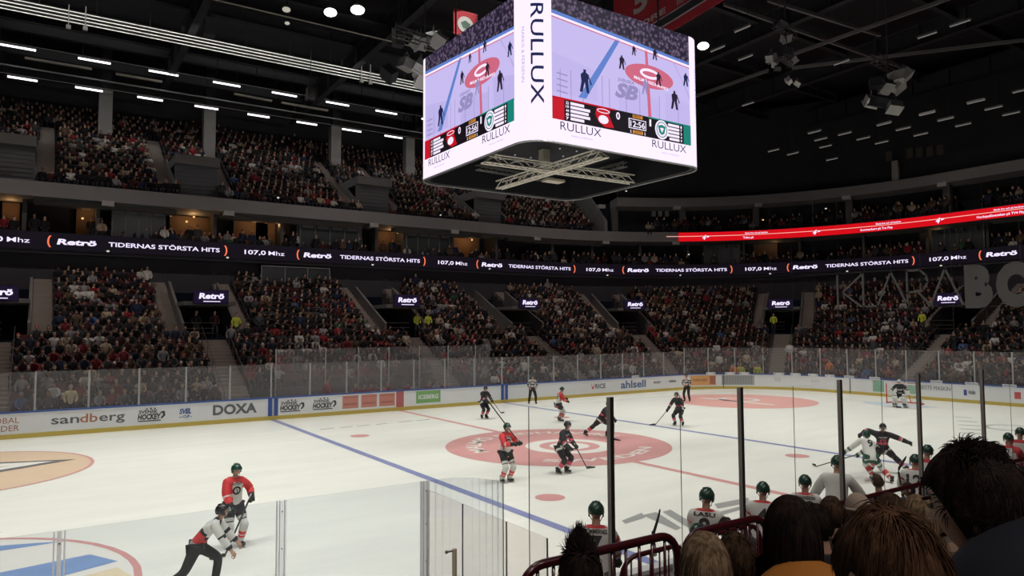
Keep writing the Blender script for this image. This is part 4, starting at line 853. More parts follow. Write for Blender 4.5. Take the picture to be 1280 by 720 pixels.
# floodlights that face us
FL = led('flood_white', 255, 252, 238, 9.0)
for k, (u, v, rr, lab) in enumerate(((413, 15.5, .34, 'bright floodlight under the roof, left one of the pair'), (447, 12.5, .37, 'bright floodlight under the roof, right one of the pair'), (879, 57.5, .34, 'bright oval floodlight right of the video cube'), (359, 29, .14, 'small dim round lamp left of the floodlight pair'), (358, 12, .22, 'faint round lamp at the top edge left of the floodlights'))):
    a = pix(u, v, z=23.9); o = empty('floodlight', a, 0, lab, 'floodlight'); d = (Vector(CAM)-a).normalized(); q = d.to_track_quat('Z', 'Y').to_matrix()
    mb = MB(); mb.tube([a-d*.3, a-d*.05, a], [rr*.6, rr*1.05, rr*1.1], 16); mb.tube([a-d*.2, a-d*.2+Vector((0, 0, 2))], .03, 6); wbuild('housing', mb, RB, o)
    mb = MB(); vs = [q @ Vector((rr*1.1*math.cos(t_), rr*.72*math.sin(t_), 0)) + a + d*.02 for t_ in [2*PI*j/20 for j in range(20)]]; mb.add(vs+[a+d*.08], [(j, (j+1) % 20, 20) for j in range(20)]); wbuild('lens', mb, FL if k < 3 else led('flood_dim', 190, 185, 170, .9), o)
# lighting rigs with lamp heads
def rig(u, v, depth, sc_, seed, lab, n=7, pal=.5):
    r = random.Random(seed); a = pix(u, v, depth=depth); o = empty('lighting_rig', a, 0, lab, 'lighting rig')
    mb = MB(); truss(mb, a+Vector((-1.5*sc_, -.3, .2)), a+Vector((1.5*sc_, .3, .3)), .35*sc_, .03, 6); mb.tube([a, a+Vector((0, 0, 6))], .03, 6); mb.tube([a+Vector((-1.2*sc_, 0, .4)), a+Vector((-.6, 0, 5))], .015, 4); wbuild('frame', mb, mat('rig_dark', (.09, .09, .09), .5, .5), o)
    for k in range(n):
        c = a+Vector((r.uniform(-1.5, 1.5)*sc_, r.uniform(-.5, .5), r.uniform(-1.6, .7)*sc_)); R = Euler((r.uniform(-.8, .8), r.uniform(-.8, .8), r.uniform(0, 3))).to_matrix()
        mb = MB(); mb.box(c, (.55*sc_, .5*sc_, .35*sc_), R); mb.box(c+R @ Vector((0, 0, -.2*sc_)), (.62*sc_, .56*sc_, .08*sc_), R); mb.tube([c+R @ Vector((.3*sc_, 0, 0)), c+Vector((0, 0, .5*sc_)), c+R @ Vector((-.3*sc_, 0, 0))], .02, 5)
        h = wbuild('lamp_head', mb, [mat('head_grey', (.25, .25, .24), .5), RB, mat('head_pale', (.42, .42, .40), .5)][r.choice((0, 1, 2) if pal > .4 else (0, 1, 1))], o)
rig(531, 62, 34, 1.15, 3, 'cluster of grey lamp heads hanging left of the video cube', 12, .6); rig(1110, 92, 42, 1.3, 8, 'cluster of grey lamp heads hanging under the roof at the upper right', 8); rig(982, 48, 40, .9, 5, 'dim lamp cluster under the roof right of the cube', 5, .3); rig(984, 85, 40, .6, 9, 'small pale lamp pair below the roof rail right of the cube', 4, .6)
# hanging cord loops and box speakers on the left
for k, (u, v, dp) in enumerate(((262, 34, 36), (498, 47, 36), (388, 118, 50))):
    a = pix(u, v, depth=dp); mb = MB(); mb.box(a, (.5, .5, .9)); mb.box(a+Vector((0, 0, .6)), (.3, .1, .3)); mb.tube([a+Vector((0, 0, .4)), a+Vector((0, 0, 3.5))], .03, 5); tag(mb.build('hanging_speaker', mat('speaker_black', (.03, .03, .033), .5)), 'small black speaker box hanging under the left roof, %s' % ('near the dark girder', 'beside the lamp cluster', 'over the second lamp row')[k], 'speaker')
rr_ = mat('rail_roof', (.13, .125, .13), .5)
for k, (a0, b0, z) in enumerate((((960, 79), (1220, -14), 24.0), ((960, 0), (1100, 44), 24.6), ((905, 5), (1130, 85), 24.8), ((990, 85), (1280, 50), 23.8), ((870, 120), (960, 88), 23.5))):
    a, b = pix(*a0, z=z), pix(*b0, z=z); mb = MB(); mb.bar(a, b, .16, .22); tag(mb.build('roof_rail', rr_), 'dark grey rail under the roof right of the cube, %s one' % ordw[k], 'rail', 'roof rails')
# jersey banners hung from the roof
BRD = mat('banner_red', (.50, .035, .05), .8, noise=.08, nscale=1); BWH = mat('banner_white', (.62, .6, .58), .8)
def banner(p00, p10, p01, p11, lab, num, nm):
    """four pixel corners at one height plane -> hanging cloth (bottom-left, bottom-right, top-left, top-right)"""
    o = empty('jersey_banner', p00, 0, lab, 'banner', 'retired jersey banners'); f = lambda a, b, off=0.0: (p00*(1-a)*(1-b)+p10*a*(1-b)+p01*(1-a)*b+p11*a*b)+nrm*off
    nrm = (p10-p00).cross(p01-p00).normalized()
    if nrm.dot(Vector(CAM)-p00) < 0: nrm = -nrm
    mb = MB(); mb.add([f(0, 0, 0), f(1, 0, 0), f(1, 1, 0), f(0, 1, 0), f(0, 0, -.03), f(1, 0, -.03), f(1, 1, -.03), f(0, 1, -.03)], [(0, 1, 2, 3), (7, 6, 5, 4), (0, 4, 5, 1), (1, 5, 6, 2), (2, 6, 7, 3), (3, 7, 4, 0)]); wbuild('cloth', mb, BRD, o)
    mb = MB(); g = lambda a, b: f(a, b, .02); g2 = lambda a, b: f(a, b, .03)
    if num:
        poly2d(mb, [(0, .12), (1, .12), (1, .26), (0, .26)], g, 1); poly2d(mb, [(0, .14), (1, .14), (1, .24), (0, .24)], g2, 2)
        put_text(mb, nm, g, .12, .30, w=.76, h=.08, bold=.03, mi=1); put_text(mb, num, g, .36, .55, w=.24 if len(num) < 2 else .4, h=.3, bold=.04, mi=1)
    else:
        poly2d(mb, disc2d(.5, .45, .33, .33, 24), g, 1); poly2d(mb, [(.3, .5), (.5, .62), (.7, .5), (.6, .3), (.4, .3)], g2, 3)
    wbuild('print', mb, [BRD, BWH, BLK, mat('banner_green', (.10, .18, .13), .8)], o)
def vplane(u0, v0, u1, v1, h, depth0, depth1):
    a = pix(u0, v0, depth=depth0); b = pix(u1, v1, depth=depth1); return a, b, a+Vector((0, 0, h)), b+Vector((0, 0, h))
q = [pix(u, v, y=yv) for u, v, yv in ((843, 40, 12.0), (880, 20, 9.5))]
for k, (u0, v0, u1, v1, d0, d1, nm, num) in enumerate(((768, 80, 843, 37, 33, 31, 'MOORE', '5'), (843, 37, 876, 17, 31, 29.4, 'SYLVEGÅRD', '1'), (876, 17, 912, -4, 29.4, 28, 'HAN', '8'))):
    a, b = pix(u0, v0, depth=d0), pix(u1, v1, depth=d1); bz = (a.z+b.z)/2; a.z = b.z = bz
    a, b = pix(u0, v0, z=21.2), pix(u1, v1, z=21.2)
    banner(a, b, a+Vector((0, 0, 4.2)), b+Vector((0, 0, 4.2)), 'red jersey banner under the roof showing the number %s' % {'5': 'five', '1': 'one', '8': 'eight'}[num], num, nm)
a, b = pix(567, 42, depth=40), pix(597, 48, depth=40); banner(a, b, pix(567, 10, depth=40), pix(597, 18, depth=40), 'red banner with a round pale emblem left of the cube', '', '')
# ------------------------------------------------------------------ people
TMP = bpy.data.collections.new('tmp'); sc.collection.children.link(TMP)
def skin(pts, edges, rad, sub=2, root=0):
    """continuous tube surface grown over a skeleton"""
    bm = bmesh.new(); ly = bm.verts.layers.skin.verify(); vs = [bm.verts.new(p) for p in pts]; [bm.edges.new((vs[a], vs[b])) for a, b in edges]
    for i, v in enumerate(vs):
        r = rad[i]; v[ly].radius = r if isinstance(r, tuple) else (r, r); v[ly].use_root = (i == root)
    me = bpy.data.meshes.new('skel'); bm.to_mesh(me); bm.free()
    ob = bpy.data.objects.new('skel', me); TMP.objects.link(ob)
    m = ob.modifiers.new('k', 'SKIN'); m.use_smooth_shade = True; m.branch_smoothing = 0.3
    if sub: ms = ob.modifiers.new('s', 'SUBSURF'); ms.levels = sub; ms.render_levels = sub
    dg = bpy.context.evaluated_depsgraph_get(); ev = ob.evaluated_get(dg); out = bpy.data.meshes.new_from_object(ev)
    n = len(out.vertices); co = np.empty(n*3); out.vertices.foreach_get('co', co); co = co.reshape(-1, 3)
    fs = [tuple(p.vertices) for p in out.polygons]
    bpy.data.objects.remove(ob); bpy.data.meshes.remove(me); bpy.data.meshes.remove(out)
    return co, fs
def V3(*a): return Vector(a)
def ik(a, c, l1, l2, pole):
    a, c = Vector(a), Vector(c); d = c-a; L = min(d.length, (l1+l2)*.999); u = d.normalized(); c = a+u*L
    x = (l1*l1-l2*l2+L*L)/(2*L); h = math.sqrt(max(0, l1*l1-x*x)); pl = Vector(pole); pl = (pl-u*pl.dot(u)).normalized()
    return a+u*x+pl*h, c
def joints(P_):
    """P_: pel, lean (deg, + = forward -Y), side (deg), twist (deg), hl/hr hands, fl/fr feet, yaw/pitch of the head; front is -Y, left is +X"""
    g = P_.get; J = {}; pel = Vector(g('pel', (0, 0, .98))); R = Euler((math.radians(g('lean', 8)), math.radians(g('side', 0)), 0)).to_matrix() @ Matrix.Rotation(math.radians(g('twist', 0)), 3, 'Z')
    R1 = Euler((math.radians(g('lean', 8)*.5), math.radians(g('side', 0)*.5), 0)).to_matrix()
    J['pel'] = pel; J['wai'] = pel+R1 @ V3(0, 0, .16); J['che'] = J['wai']+R @ V3(0, 0, .22); J['nec'] = J['che']+R @ V3(0, 0, .19)
    Rh = Matrix.Rotation(math.radians(g('yaw', 0)), 3, 'Z') @ Euler((math.radians(g('pitch', 8)), 0, 0)).to_matrix(); J['Rh'] = Rh
    J['hea'] = J['nec']+(R @ V3(0, 0, .06))+Rh @ V3(0, -.02, .11)
    J['R'] = R
    for s, sx in (('l', 1), ('r', -1)):
        J['sh'+s] = J['che']+R @ V3(sx*g('shw', .19), 0, .11)
        h = Vector(g('h'+s, (sx*.3, -.1, .85))); J['el'+s], J['ha'+s] = ik(J['sh'+s], h, .29, .27, g('ep'+s, (sx*.7, .6, -.5)))
        J['hi'+s] = pel+V3(sx*.1, 0, -.05); f = Vector(g('f'+s, (sx*.15, 0, .1))); J['kn'+s], J['an'+s] = ik(J['hi'+s], f, .44, .43, g('kp'+s, (sx*.15, -1, 0)))
        t = Vector(g('t'+s, (sx*.2, -1, 0))).normalized(); J['to'+s] = J['an'+s]+t*.15+V3(0, 0, -.05); J['t'+s] = t
    return J
def head_geo(J, k=1.0, detail=1, ears=True):
    """skull with jaw, nose, ears, brow; returns verts, faces in the figure frame"""
    mb = MB(); n, m = (20, 14) if detail else (10, 7); mb.ball((0, 0, 0), (.076, .096, .118), n, m)
    vs = []
    for x, y, z in mb.v:
        if z < -.02: f = 1-.35*min(1, (-.02-z)/.1); x *= f; y = y*(1-.25*min(1, (-.02-z)/.1))-.012*min(1, (-z)/.1)
        if y < -.05 and z < .03: y *= .96
        vs.append((x, y, z))
    mb.v = vs
    if detail:
        mb.add([(-.012, -.09, .015), (.012, -.09, .015), (-.018, -.09, -.025), (.018, -.09, -.025), (0, -.118, -.02), (0, -.1, .012)], [(0, 2, 4, 5), (5, 4, 3, 1), (2, 3, 4), (0, 5, 1)])
        for s in (-1, 1) if ears else ():
            mb.ball((s*.08, .008, -.005), (.012, .022, .034), 8, 6)
    return [Vector(v)*k for v in mb.v], mb.f
BODY_E = [(0, 1), (1, 2), (2, 3), (3, 4), (2, 5), (5, 6), (6, 7), (2, 8), (8, 9), (9, 10), (0, 11), (11, 12), (12, 13), (13, 14), (0, 15), (15, 16), (16, 17), (17, 18)]
def jl(J): return [J[k] for k in ('pel', 'wai', 'che', 'nec')]+[J['hea']]+[J[k] for k in ('shl', 'ell', 'hal', 'shr', 'elr', 'har', 'hil', 'knl', 'anl', 'tol', 'hir', 'knr', 'anr', 'tor')]
def seg_t(p, a, b):
    ab = b-a; L2 = max(ab.dot(ab), 1e-9); t = max(0, min(1, (p-a).dot(ab)/L2)); return t, (p-(a+ab*t)).length
def chain_zone(co, fs, chains):
    """material per face: chains = [(points, [(t_limit, mat index), ...])] with t along the whole chain"""
    out = []
    for f in fs:
        c = Vector(co[list(f)].mean(axis=0)) if isinstance(co, np.ndarray) else sum((Vector(co[i]) for i in f), Vector())/len(f)
        best = None
        for pts, lims in chains:
            n = len(pts)-1
            for i in range(n):
                t, d = seg_t(c, pts[i], pts[i+1])
                if best is None or d < best[0]: best = (d, (i+t)/n, lims)
        for lim, mi in best[2]:
            if best[1] <= lim: break
        out.append(mi)
    return out
def mesh_from(parts, mats, name, smooth=True):
    """parts: list of (verts, faces, material indices or int)"""
    v, f, m = [], [], []
    for co, fs, mi in parts:
        o = len(v); v += [tuple(c) for c in co]; f += [tuple(i+o for i in q) for q in fs]; m += ([mi]*len(fs) if isinstance(mi, int) else list(mi))
    me = bpy.data.meshes.new(name); me.from_pydata(v, [], f); [me.materials.append(x) for x in mats]
    me.polygons.foreach_set('material_index', m); me.polygons.foreach_set('use_smooth', [smooth]*len(f)); me.update(); return me
SKIN = mat('skin', (.50, .29, .21), .6, noise=.06, nscale=20); FACEM = mat('face_dark', (.10, .05, .04), .6); EYE = mat('eye_white', (.6, .6, .6), .4)
def hand_geo(at, d, side, curl=1.0, k=1.0, palm=(0, 0, -1)):
    """five-fingered hand: at wrist, d forearm direction"""
    d = Vector(d).normalized(); pn = Vector(palm); pn = (pn-d*pn.dot(d)).normalized() if (pn-d*pn.dot(d)).length > .1 else d.orthogonal().normalized(); sd = d.cross(pn)*side
    mb = MB(); mb.tube([at-d*.01, at+d*.04*k, at+d*.085*k], [.026*k, .036*k, .034*k], 8)
    for i, L_ in enumerate((.07, .08, .074, .058)):
        b = at+d*.085*k+sd*(.028-.019*i)*k; m1 = b+(d*.8+pn*.5*curl).normalized()*L_*.45*k; m2 = m1+(d*.2+pn*curl).normalized()*L_*.35*k; m3 = m2+(d*-.5*curl+pn*.6).normalized()*L_*.25*k; mb.tube([b-d*.01, b, m1, m2, m3], [.009*k, .010*k, .009*k, .0085*k, .006*k], 6)
    b = at+d*.03*k+sd*.032*k; mb.tube([b, b+(sd+d*.6+pn*.3).normalized()*.04*k, b+(sd*.4+d+pn*.9).normalized()*.07*k], [.013*k, .011*k, .008*k], 6)
    return mb.v, mb.f
def body_mesh(J, sub=2, face=1, hands=True, slim=1.0, ears=True):
    r = [(.135, .10), (.125, .09), (.15, .10), .058, .055, .062, .046, .034, .062, .046, .034, .095, .062, .045, .035, .095, .062, .045, .035]
    r = [tuple(q*slim for q in x) if isinstance(x, tuple) else x*slim for x in r]
    co, fs = skin(jl(J), BODY_E, r, sub); parts = [(co, fs, 0)]
    hv, hf = head_geo(J, detail=face, ears=ears); parts.append(([J['Rh'] @ v + J['hea'] for v in hv], hf, 0))
    if face:
        mb = MB()
        for s in (-1, 1): mb.ball((s*.03, -.083, .012), (.014, .008, .008), 8, 5); mb.ball((s*.03, -.09, .012), (.006, .005, .006), 6, 4, mi=1); mb.box((s*.03, -.092, .03), (.03, .008, .007), mi=1)
        mb.box((0, -.086, -.055), (.042, .01, .008), mi=1)
        parts.append(([J['Rh'] @ Vector(v) + J['hea'] for v in mb.v], mb.f, [2 if x == 0 else 1 for x in mb.m]))
    if hands:
        for s, sx in (('l', 1), ('r', -1)):
            v, f = hand_geo(J['ha'+s], J['ha'+s]-J['el'+s], sx); parts.append((v, f, 0))
    return mesh_from(parts, [SKIN, FACEM, EYE], 'body')
def cloth(J, keys, edges, rad, sub, chains, mats, name, parent, root=0):
    co, fs = skin([J[k] if isinstance(k, str) else k for k in keys], edges, rad, sub, root); mi = chain_zone(co, fs, chains)
    return link(name, mesh_from([(co, fs, mi)], mats, name), parent), (co, fs)
def jersey(J, root, mats, torso, arm, k=1.0, sub=2, hem=.12, name='jersey', cuff=.9):
    hemp = J['pel']-(J['wai']-J['pel']).normalized()*hem*.6; keys = ['wai', 'che', 'nec', hemp]
    for s in 'lr': keys += ['sh'+s, 'el'+s, J['el'+s]+(J['ha'+s]-J['el'+s])*cuff]
    E = [(0, 1), (1, 2), (0, 3), (1, 4), (4, 5), (5, 6), (1, 7), (7, 8), (8, 9)]
    R = [(.175*k, .135*k), (.19*k, .135*k), .078*k, (.185*k, .15*k), .098*k, .078*k, .068*k, .098*k, .078*k, .068*k]
    ch = [([J['nec'], J['che'], J['wai'], hemp], torso)]+[([J['sh'+s], J['el'+s], J['ha'+s]], arm) for s in 'lr']
    return cloth(J, keys, E, R, sub, ch, mats, name, root)
def pants(J, root, mats, zone, k=1.0, sub=2, name='trousers', full=True, t_end=.96, pk=1.0):
    keys = ['pel']; E = []; R = [(.165*k*pk, .13*k*pk)]
    for s in 'lr':
        b = len(keys); keys += ['hi'+s, 'kn'+s if full else J['hi'+s]+(J['kn'+s]-J['hi'+s])*.86]+([J['kn'+s]+(J['an'+s]-J['kn'+s])*t_end] if full else []); E += [(0, b), (b, b+1)]+([(b+1, b+2)] if full else []); R += [.125*k, .092*k]+([.075*k] if full else [])
    ch = [([J['pel'], J['hi'+s], J['kn'+s]]+([J['an'+s]] if full else []), zone) for s in 'lr']
    return cloth(J, keys, E, R, sub, ch, mats, name, root)
def sock(J, s, root, mats, zone, k=1.0, name='sock'):
    a = J['kn'+s]+(J['hi'+s]-J['kn'+s]).normalized()*.10; m = J['kn'+s]+V3(0, 0, .0); b = J['an'+s]; n = 16; pts = [a]; rs = [.088]; ts = [0]
    for i in range(n+1):
        t = i/n; pts.append(m+(b-m)*t); rs.append((.090-.004*t if t < .15 else .089-.028*t)*k+(.006*math.sin(PI*t))); ts.append(t)
    mb = MB(); mb.tube(pts, rs, 12); mi = []
    for f in range(len(mb.f)):
        t = ts[min(f//12+1, n+1)]; mi.append(next(q for lim, q in zone if t <= lim or lim >= 1))
    mb.m = mi; return mb.build(name, mats, root, smooth=True)
SKB = mat('skate_black', (.02, .02, .022), .4); STEEL = mat('skate_steel', (.5, .5, .5), .25, .9); HOLD = mat('blade_holder', (.5, .5, .5), .5)
def orient(J, s):
    t = J['t'+s]; t = V3(t.x, t.y, t.z); y = -t; x = y.cross(V3(0, 0, 1)).normalized(); z = x.cross(y); return Matrix((x, y, z)).transposed()
def skate(J, s, root):
    R = orient(J, s); a = J['an'+s]; mb = MB(); f = lambda *p: a+R @ V3(*p)
    mb.tube([f(0, .02, .10), f(0, .015, .02), f(0, .01, -.03)], [.058, .052, .056], 10); mb.tube([f(0, .05, -.03), f(0, -.05, -.03), f(0, -.13, -.038), f(0, -.17, -.045)], [.045, .048, .042, .02], 10)
    b = mb.build('skate', SKB, root, smooth=True)
    mb = MB(); mb.box(f(0, -.05, -.085), (.02, .24, .035), R); mb.box(f(0, .04, -.07), (.03, .05, .04), R); mb.box(f(0, -.13, -.07), (.03, .05, .04), R); mb.build('blade_holder', HOLD, b)
    mb = MB(); mb.box(f(0, -.055, -.108), (.005, .29, .02), R); mb.build('blade', STEEL, b); return b
def shoe(J, s, root, m=None):
    R = orient(J, s); a = J['an'+s]; mb = MB(); f = lambda *p: a+R @ V3(*p)
    mb.tube([f(0, .06, -.045), f(0, -.02, -.04), f(0, -.12, -.05), f(0, -.18, -.06)], [.035, .045, .042, .02], 10); mb.box(f(0, -.06, -.085), (.08, .26, .02), R); return mb.build('shoe', m or BLK, root, smooth=True)
def glove(J, s, root, mats, sx, tgt=None):
    """hockey glove: flared cuff, padded back, five curled fingers"""
    a, e = J['ha'+s], J['el'+s]; d = (a-e).normalized(); pn = V3(0, 0, -1) if tgt is None else (Vector(tgt)-a); pn = (pn-d*pn.dot(d)); pn = pn.normalized() if pn.length > .05 else d.orthogonal(); sd = d.cross(pn)*sx
    mb = MB(); mb.tube([a-d*.10, a-d*.02, a+d*.02], [.072, .062, .05], 10, mi=1); mb.tube([a, a+d*.05, a+d*.1], [.045, .056, .05], 10)
    for k in range(3): mb.box(a+d*(.02+.035*k)-pn*.045, (.08, .03, .03), Matrix((sd, d, pn)).transposed())
    for i in range(4):
        b = a+d*.1+sd*(.036-.024*i); m1 = b+(d*.6+pn*.8).normalized()*.04; m2 = m1+(pn-d*.4).normalized()*.035; mb.tube([b, m1, m2], [.018, .017, .013], 7)
    b = a+d*.04+sd*.045; mb.tube([b, b+(d+sd*.5+pn*.6).normalized()*.045, b+(d*.9+pn*1.2).normalized()*.075], [.02, .018, .013], 7)
    return mb.build('glove', mats, root, smooth=True)
def helmet(J, root, m, visor=True):
    R = J['Rh']; c = J['hea']; mb = MB(); n, mm = 18, 9
    vs, fs = [], []
    for i in range(mm+1):
        a = (PI*.60)*i/mm
        for k in range(n):
            b = 2*PI*k/n; x, y = math.sin(a)*math.cos(b), math.sin(a)*math.sin(b); z = math.cos(a)
            lim = 1.0
            zz = .135*z+.012
            if y < -.3 and zz < .035: zz = .035
            vs.append(c+R @ V3(.108*x, .13*y, zz*.93))
    for i in range(mm): fs += [(i*n+k, (i+1)*n+k, (i+1)*n+(k+1) % n, i*n+(k+1) % n) for k in range(n)]
    mb.add(vs, fs); 
    for s in (-1, 1): mb.box(c+R @ V3(s*.092, 0, -.03), (.014, .06, .06), R)
    for k in (-1, 0, 1): mb.box(c+R @ V3(k*.035, .0, .134-.008*abs(k)), (.018, .12, .012), R)
    mb.tube([c+R @ V3(-.085, 0, -.05), c+R @ V3(-.05, -.05, -.12), c+R @ V3(.05, -.05, -.12), c+R @ V3(.085, 0, -.05)], .006, 5)
    h = mb.build('helmet', m, root, smooth=True); 
    if visor:
        mb = MB(); vs = []
        for i in range(2):
            for k in range(9):
                b = PI*1.14+PI*.72*k/8; vs.append(c+R @ V3(.104*math.cos(b), .130*math.sin(b), .045-.075*i))
        mb.add(vs, [(k, k+1, k+10, k+9) for k in range(8)]); o = mb.build('visor', MATS.get('visor') or glass_mat('visor', (.5, .52, .55), .12, 1.0), h, smooth=True); mo = o.modifiers.new('s', 'SOLIDIFY'); mo.thickness = .003
    return h
def decal(geo, J, s, m, back=True, zc=.0, h=.2, w=None, name='number', root=None, axis=None):
    """print laid on the jersey by casting it on the cloth surface"""
    co, fs = geo; bvh = BVHTree.FromPolygons([Vector(c) for c in co], fs); R = J['R']; o = J['che']+R @ V3(0, 0, zc)
    dy = R @ V3(0, 1 if back else -1, 0); dx = R @ V3(1 if back else -1, 0, 0)*(1 if back else 1); up = R @ V3(0, 0, 1)
    if back: dx = R @ V3(-1, 0, 0)*-1
    dx = up.cross(dy)*-1 if False else dy.cross(up)*-1
    vs, fs2, tw = text2d(s, 1, .03); sy = h/.72; sx = (w/tw) if w else sy
    me = bpy.data.meshes.new('t'); me.from_pydata([(x, y, 0) for x, y in vs], [], fs2); bm = bmesh.new(); bm.from_mesh(me); bpy.data.meshes.remove(me)
    bmesh.ops.triangulate(bm, faces=bm.faces[:]); bmesh.ops.subdivide_edges(bm, edges=bm.edges[:], cuts=1); out = []
    for v in bm.verts:
        p = o+dx*((v.co.x-tw/2)*sx)+up*(v.co.y*sy)+dy*.5; hit = bvh.ray_cast(p, -dy); out.append((hit[0] if hit[0] else p-dy*.36)+dy*.006)
    f = [tuple(v.index for v in q.verts) for q in bm.faces]; bm.free()
    return link(name, mesh_from([(out, f, 0)], [m], name, False), root)
def stick(butt, heel, bdir, label, col='stick_black', group='hockey sticks', goalie=False):
    butt, heel, bdir = Vector(butt), Vector(heel), Vector(bdir).normalized(); o = empty('hockey_stick', heel, 0, label, 'hockey stick', group); d = (heel-butt).normalized()
    m = mat(col, (.03, .03, .03) if 'black' in col else (.55, .5, .45), .4); mb = MB(); mb.bar(butt, heel, .022, .03); wbuild('shaft', mb, m, o)
    mb = MB(); mb.bar(butt, butt+d*.14, .028, .036); wbuild('grip_tape', mb, mat('grip_tape', (.5, .5, .5), .8), o)
    mb = MB(); n = 8; up = V3(0, 0, 1) if abs(bdir.z) < .8 else -d; hh = .075 if not goalie else .1; sd = bdir.cross(up).normalized(); vs = []
    for k in range(n+1):
        t = k/n; p = heel+bdir*(.32*t)+sd*(.03*t*t); z0 = .0 if t < .9 else .02; vs += [p+up*z0-sd*.006, p+up*(hh-.03*t*t)-sd*.006, p+up*(hh-.03*t*t)+sd*.006, p+up*z0+sd*.006]
    mb.add(vs, [(4*k+j, 4*k+(j+1) % 4, 4*k+4+(j+1) % 4, 4*k+4+j) for k in range(n) for j in range(4)]+[(0, 1, 2, 3), (4*n+3, 4*n+2, 4*n+1, 4*n)]); wbuild('blade', mb, mat('stick_tape', (.04, .04, .04), .8), o); return o
def facing(a, at):
    """rotation so that local -Y looks a degrees (towards the picture's right) away from the camera direction"""
    c = V3(CAM[0]-at[0], CAM[1]-at[1], 0).normalized(); r = V3(-c.y, c.x, 0); r = r if r.dot(Vector(_r)) > 0 else -r
    f = c*math.cos(math.radians(a))+r*math.sin(math.radians(a)); return math.atan2(f.x, -f.y)
MW = mat('jersey_white', (.66, .66, .62), .8, noise=.05, nscale=12); MR = mat('jersey_red', (.60, .045, .05), .75, noise=.08, nscale=12); MK = mat('jersey_black', (.022, .022, .026), .8, noise=.1, nscale=12); MG = mat('pants_green', (.02, .075, .05), .8); MP = mat('pants_black', (.02, .02, .022), .8); MPK = mat('stripe_pink', (.62, .09, .14), .8)
HG = mat('helmet_green', (.01, .05, .032), .3); HK = mat('helmet_black', (.018, .018, .02), .3); MGY = mat('jersey_grey', (.25, .25, .26), .8)
MAT_GD = mat('glove_dark', (.02, .03, .025), .7)
KITS = {
 'white': dict(m=[MW, MR, MK], torso=[(.14, 1), (.92, 0), (1, 1)], arm=[(.5, 1), (.58, 0), (.9, 1), (1, 2)], pm=[MK, MW], pz=[(.8, 0), (.86, 1), (1, 0)], sm=[MW, MR], sz=[(.35, 0), (.5, 1), (.58, 0), (.72, 1), (1, 0)], hm=HG, gm=[mat('glove_dark', (.02, .03, .025), .7), MK]),
 'whiteg': dict(m=[MW, MG, MR], torso=[(.94, 0), (1, 1)], arm=[(.75, 0), (.9, 1), (1, 0)], pm=[MG, MW], pz=[(.75, 0), (.82, 1), (1, 0)], sm=[MW, MR], sz=[(.3, 0), (.6, 1), (.7, 0), (.85, 1), (1, 0)], hm=HG, gm=[MG, MW]),
 'whiteb': dict(m=[MW, MR, MK], torso=[(.04, 1), (.92, 0), (1, 1)], arm=[(.05, 0), (.16, 1), (.62, 0), (.72, 1), (1, 0)], pm=[MK, MW], pz=[(.8, 0), (.86, 1), (1, 0)], sm=[MW, MR], sz=[(.35, 0), (.5, 1), (.58, 0), (.72, 1), (1, 0)], hm=HG, gm=[MAT_GD, MK]),
 'black': dict(m=[MK, MPK, MW], torso=[(.55, 0), (.62, 1), (.9, 0), (.95, 2), (1, 0)], arm=[(.5, 0), (.62, 1), (.66, 2), (.8, 0), (1, 0)], pm=[MP, MW], pz=[(.5, 0), (.58, 1), (1, 0)], sm=[MK, MPK, MW], sz=[(.3, 0), (.62, 1), (.7, 2), (1, 0)], hm=HK, gm=[MK, MK]),
}
def player(label, feet, a, pose, kit, visor=True, num=None, front=None, name=None, k=1.0, group=None, sticks=None, skates=True):
    K = KITS[kit]; g = Vector(feet); o = empty('person', g, facing(a, g), label, 'person', group); J = joints(pose)
    if k != 1: o.scale = (k, k, k)
    link('body', body_mesh(J, 2, 1, hands=False), o)
    je, geo = jersey(J, o, K['m'], K['torso'], K['arm'], 1.12, hem=.42)
    pants(J, o, K['pm'], K['pz'], 1.16, full=False, name='hockey_pants', pk=.86)
    for s in 'lr': sock(J, s, o, K['sm'], K['sz']); skate(J, s, o)
    for s, sx in (('l', 1), ('r', -1)): glove(J, s, o, K['gm'], sx, J['har' if s == 'l' else 'hal'] if pose.get('grip') else None)
    helmet(J, o, K['hm'], visor)
    tm = MK if kit != 'black' else MW
    if num: decal(geo, J, num, tm, True, -.16, .24, name='back_number', root=o)
    if name: decal(geo, J, name, tm, True, .10, .055, w=.3, name='name_lettering', root=o)
    if front:
        decal(geo, J, 'C' if False else 'O', tm if kit != 'black' else MPK, False, -.14, .17, name='front_crest', root=o); decal(geo, J, ')', tm, False, -.11, .09, name='front_crest', root=o); decal(geo, J, 'HOCKEY', tm, False, .06, .05, w=.24, name='front_lettering', root=o)
    def Wd(p): p = Vector(p)*k; r = o.rotation_euler[2]; return g+V3(p.x*math.cos(r)-p.y*math.sin(r), p.x*math.sin(r)+p.y*math.cos(r), p.z)
    return o, J, Wd
def ground(u, v): p = pix(u, v, z=0); return V3(p.x, p.y, 0)
def stick_for(J, Wd, hu, hv, bu, bv, label, top='l', ext=.12):
    """stick through the top hand down to the blade heel seen at a pixel on the ice"""
    heel = ground(hu, hv)+V3(0, 0, .01); th = Wd(J['ha'+top]); d = (th-heel).normalized(); tip = ground(bu, bv); stick(th+d*ext, heel, tip-heel, label)

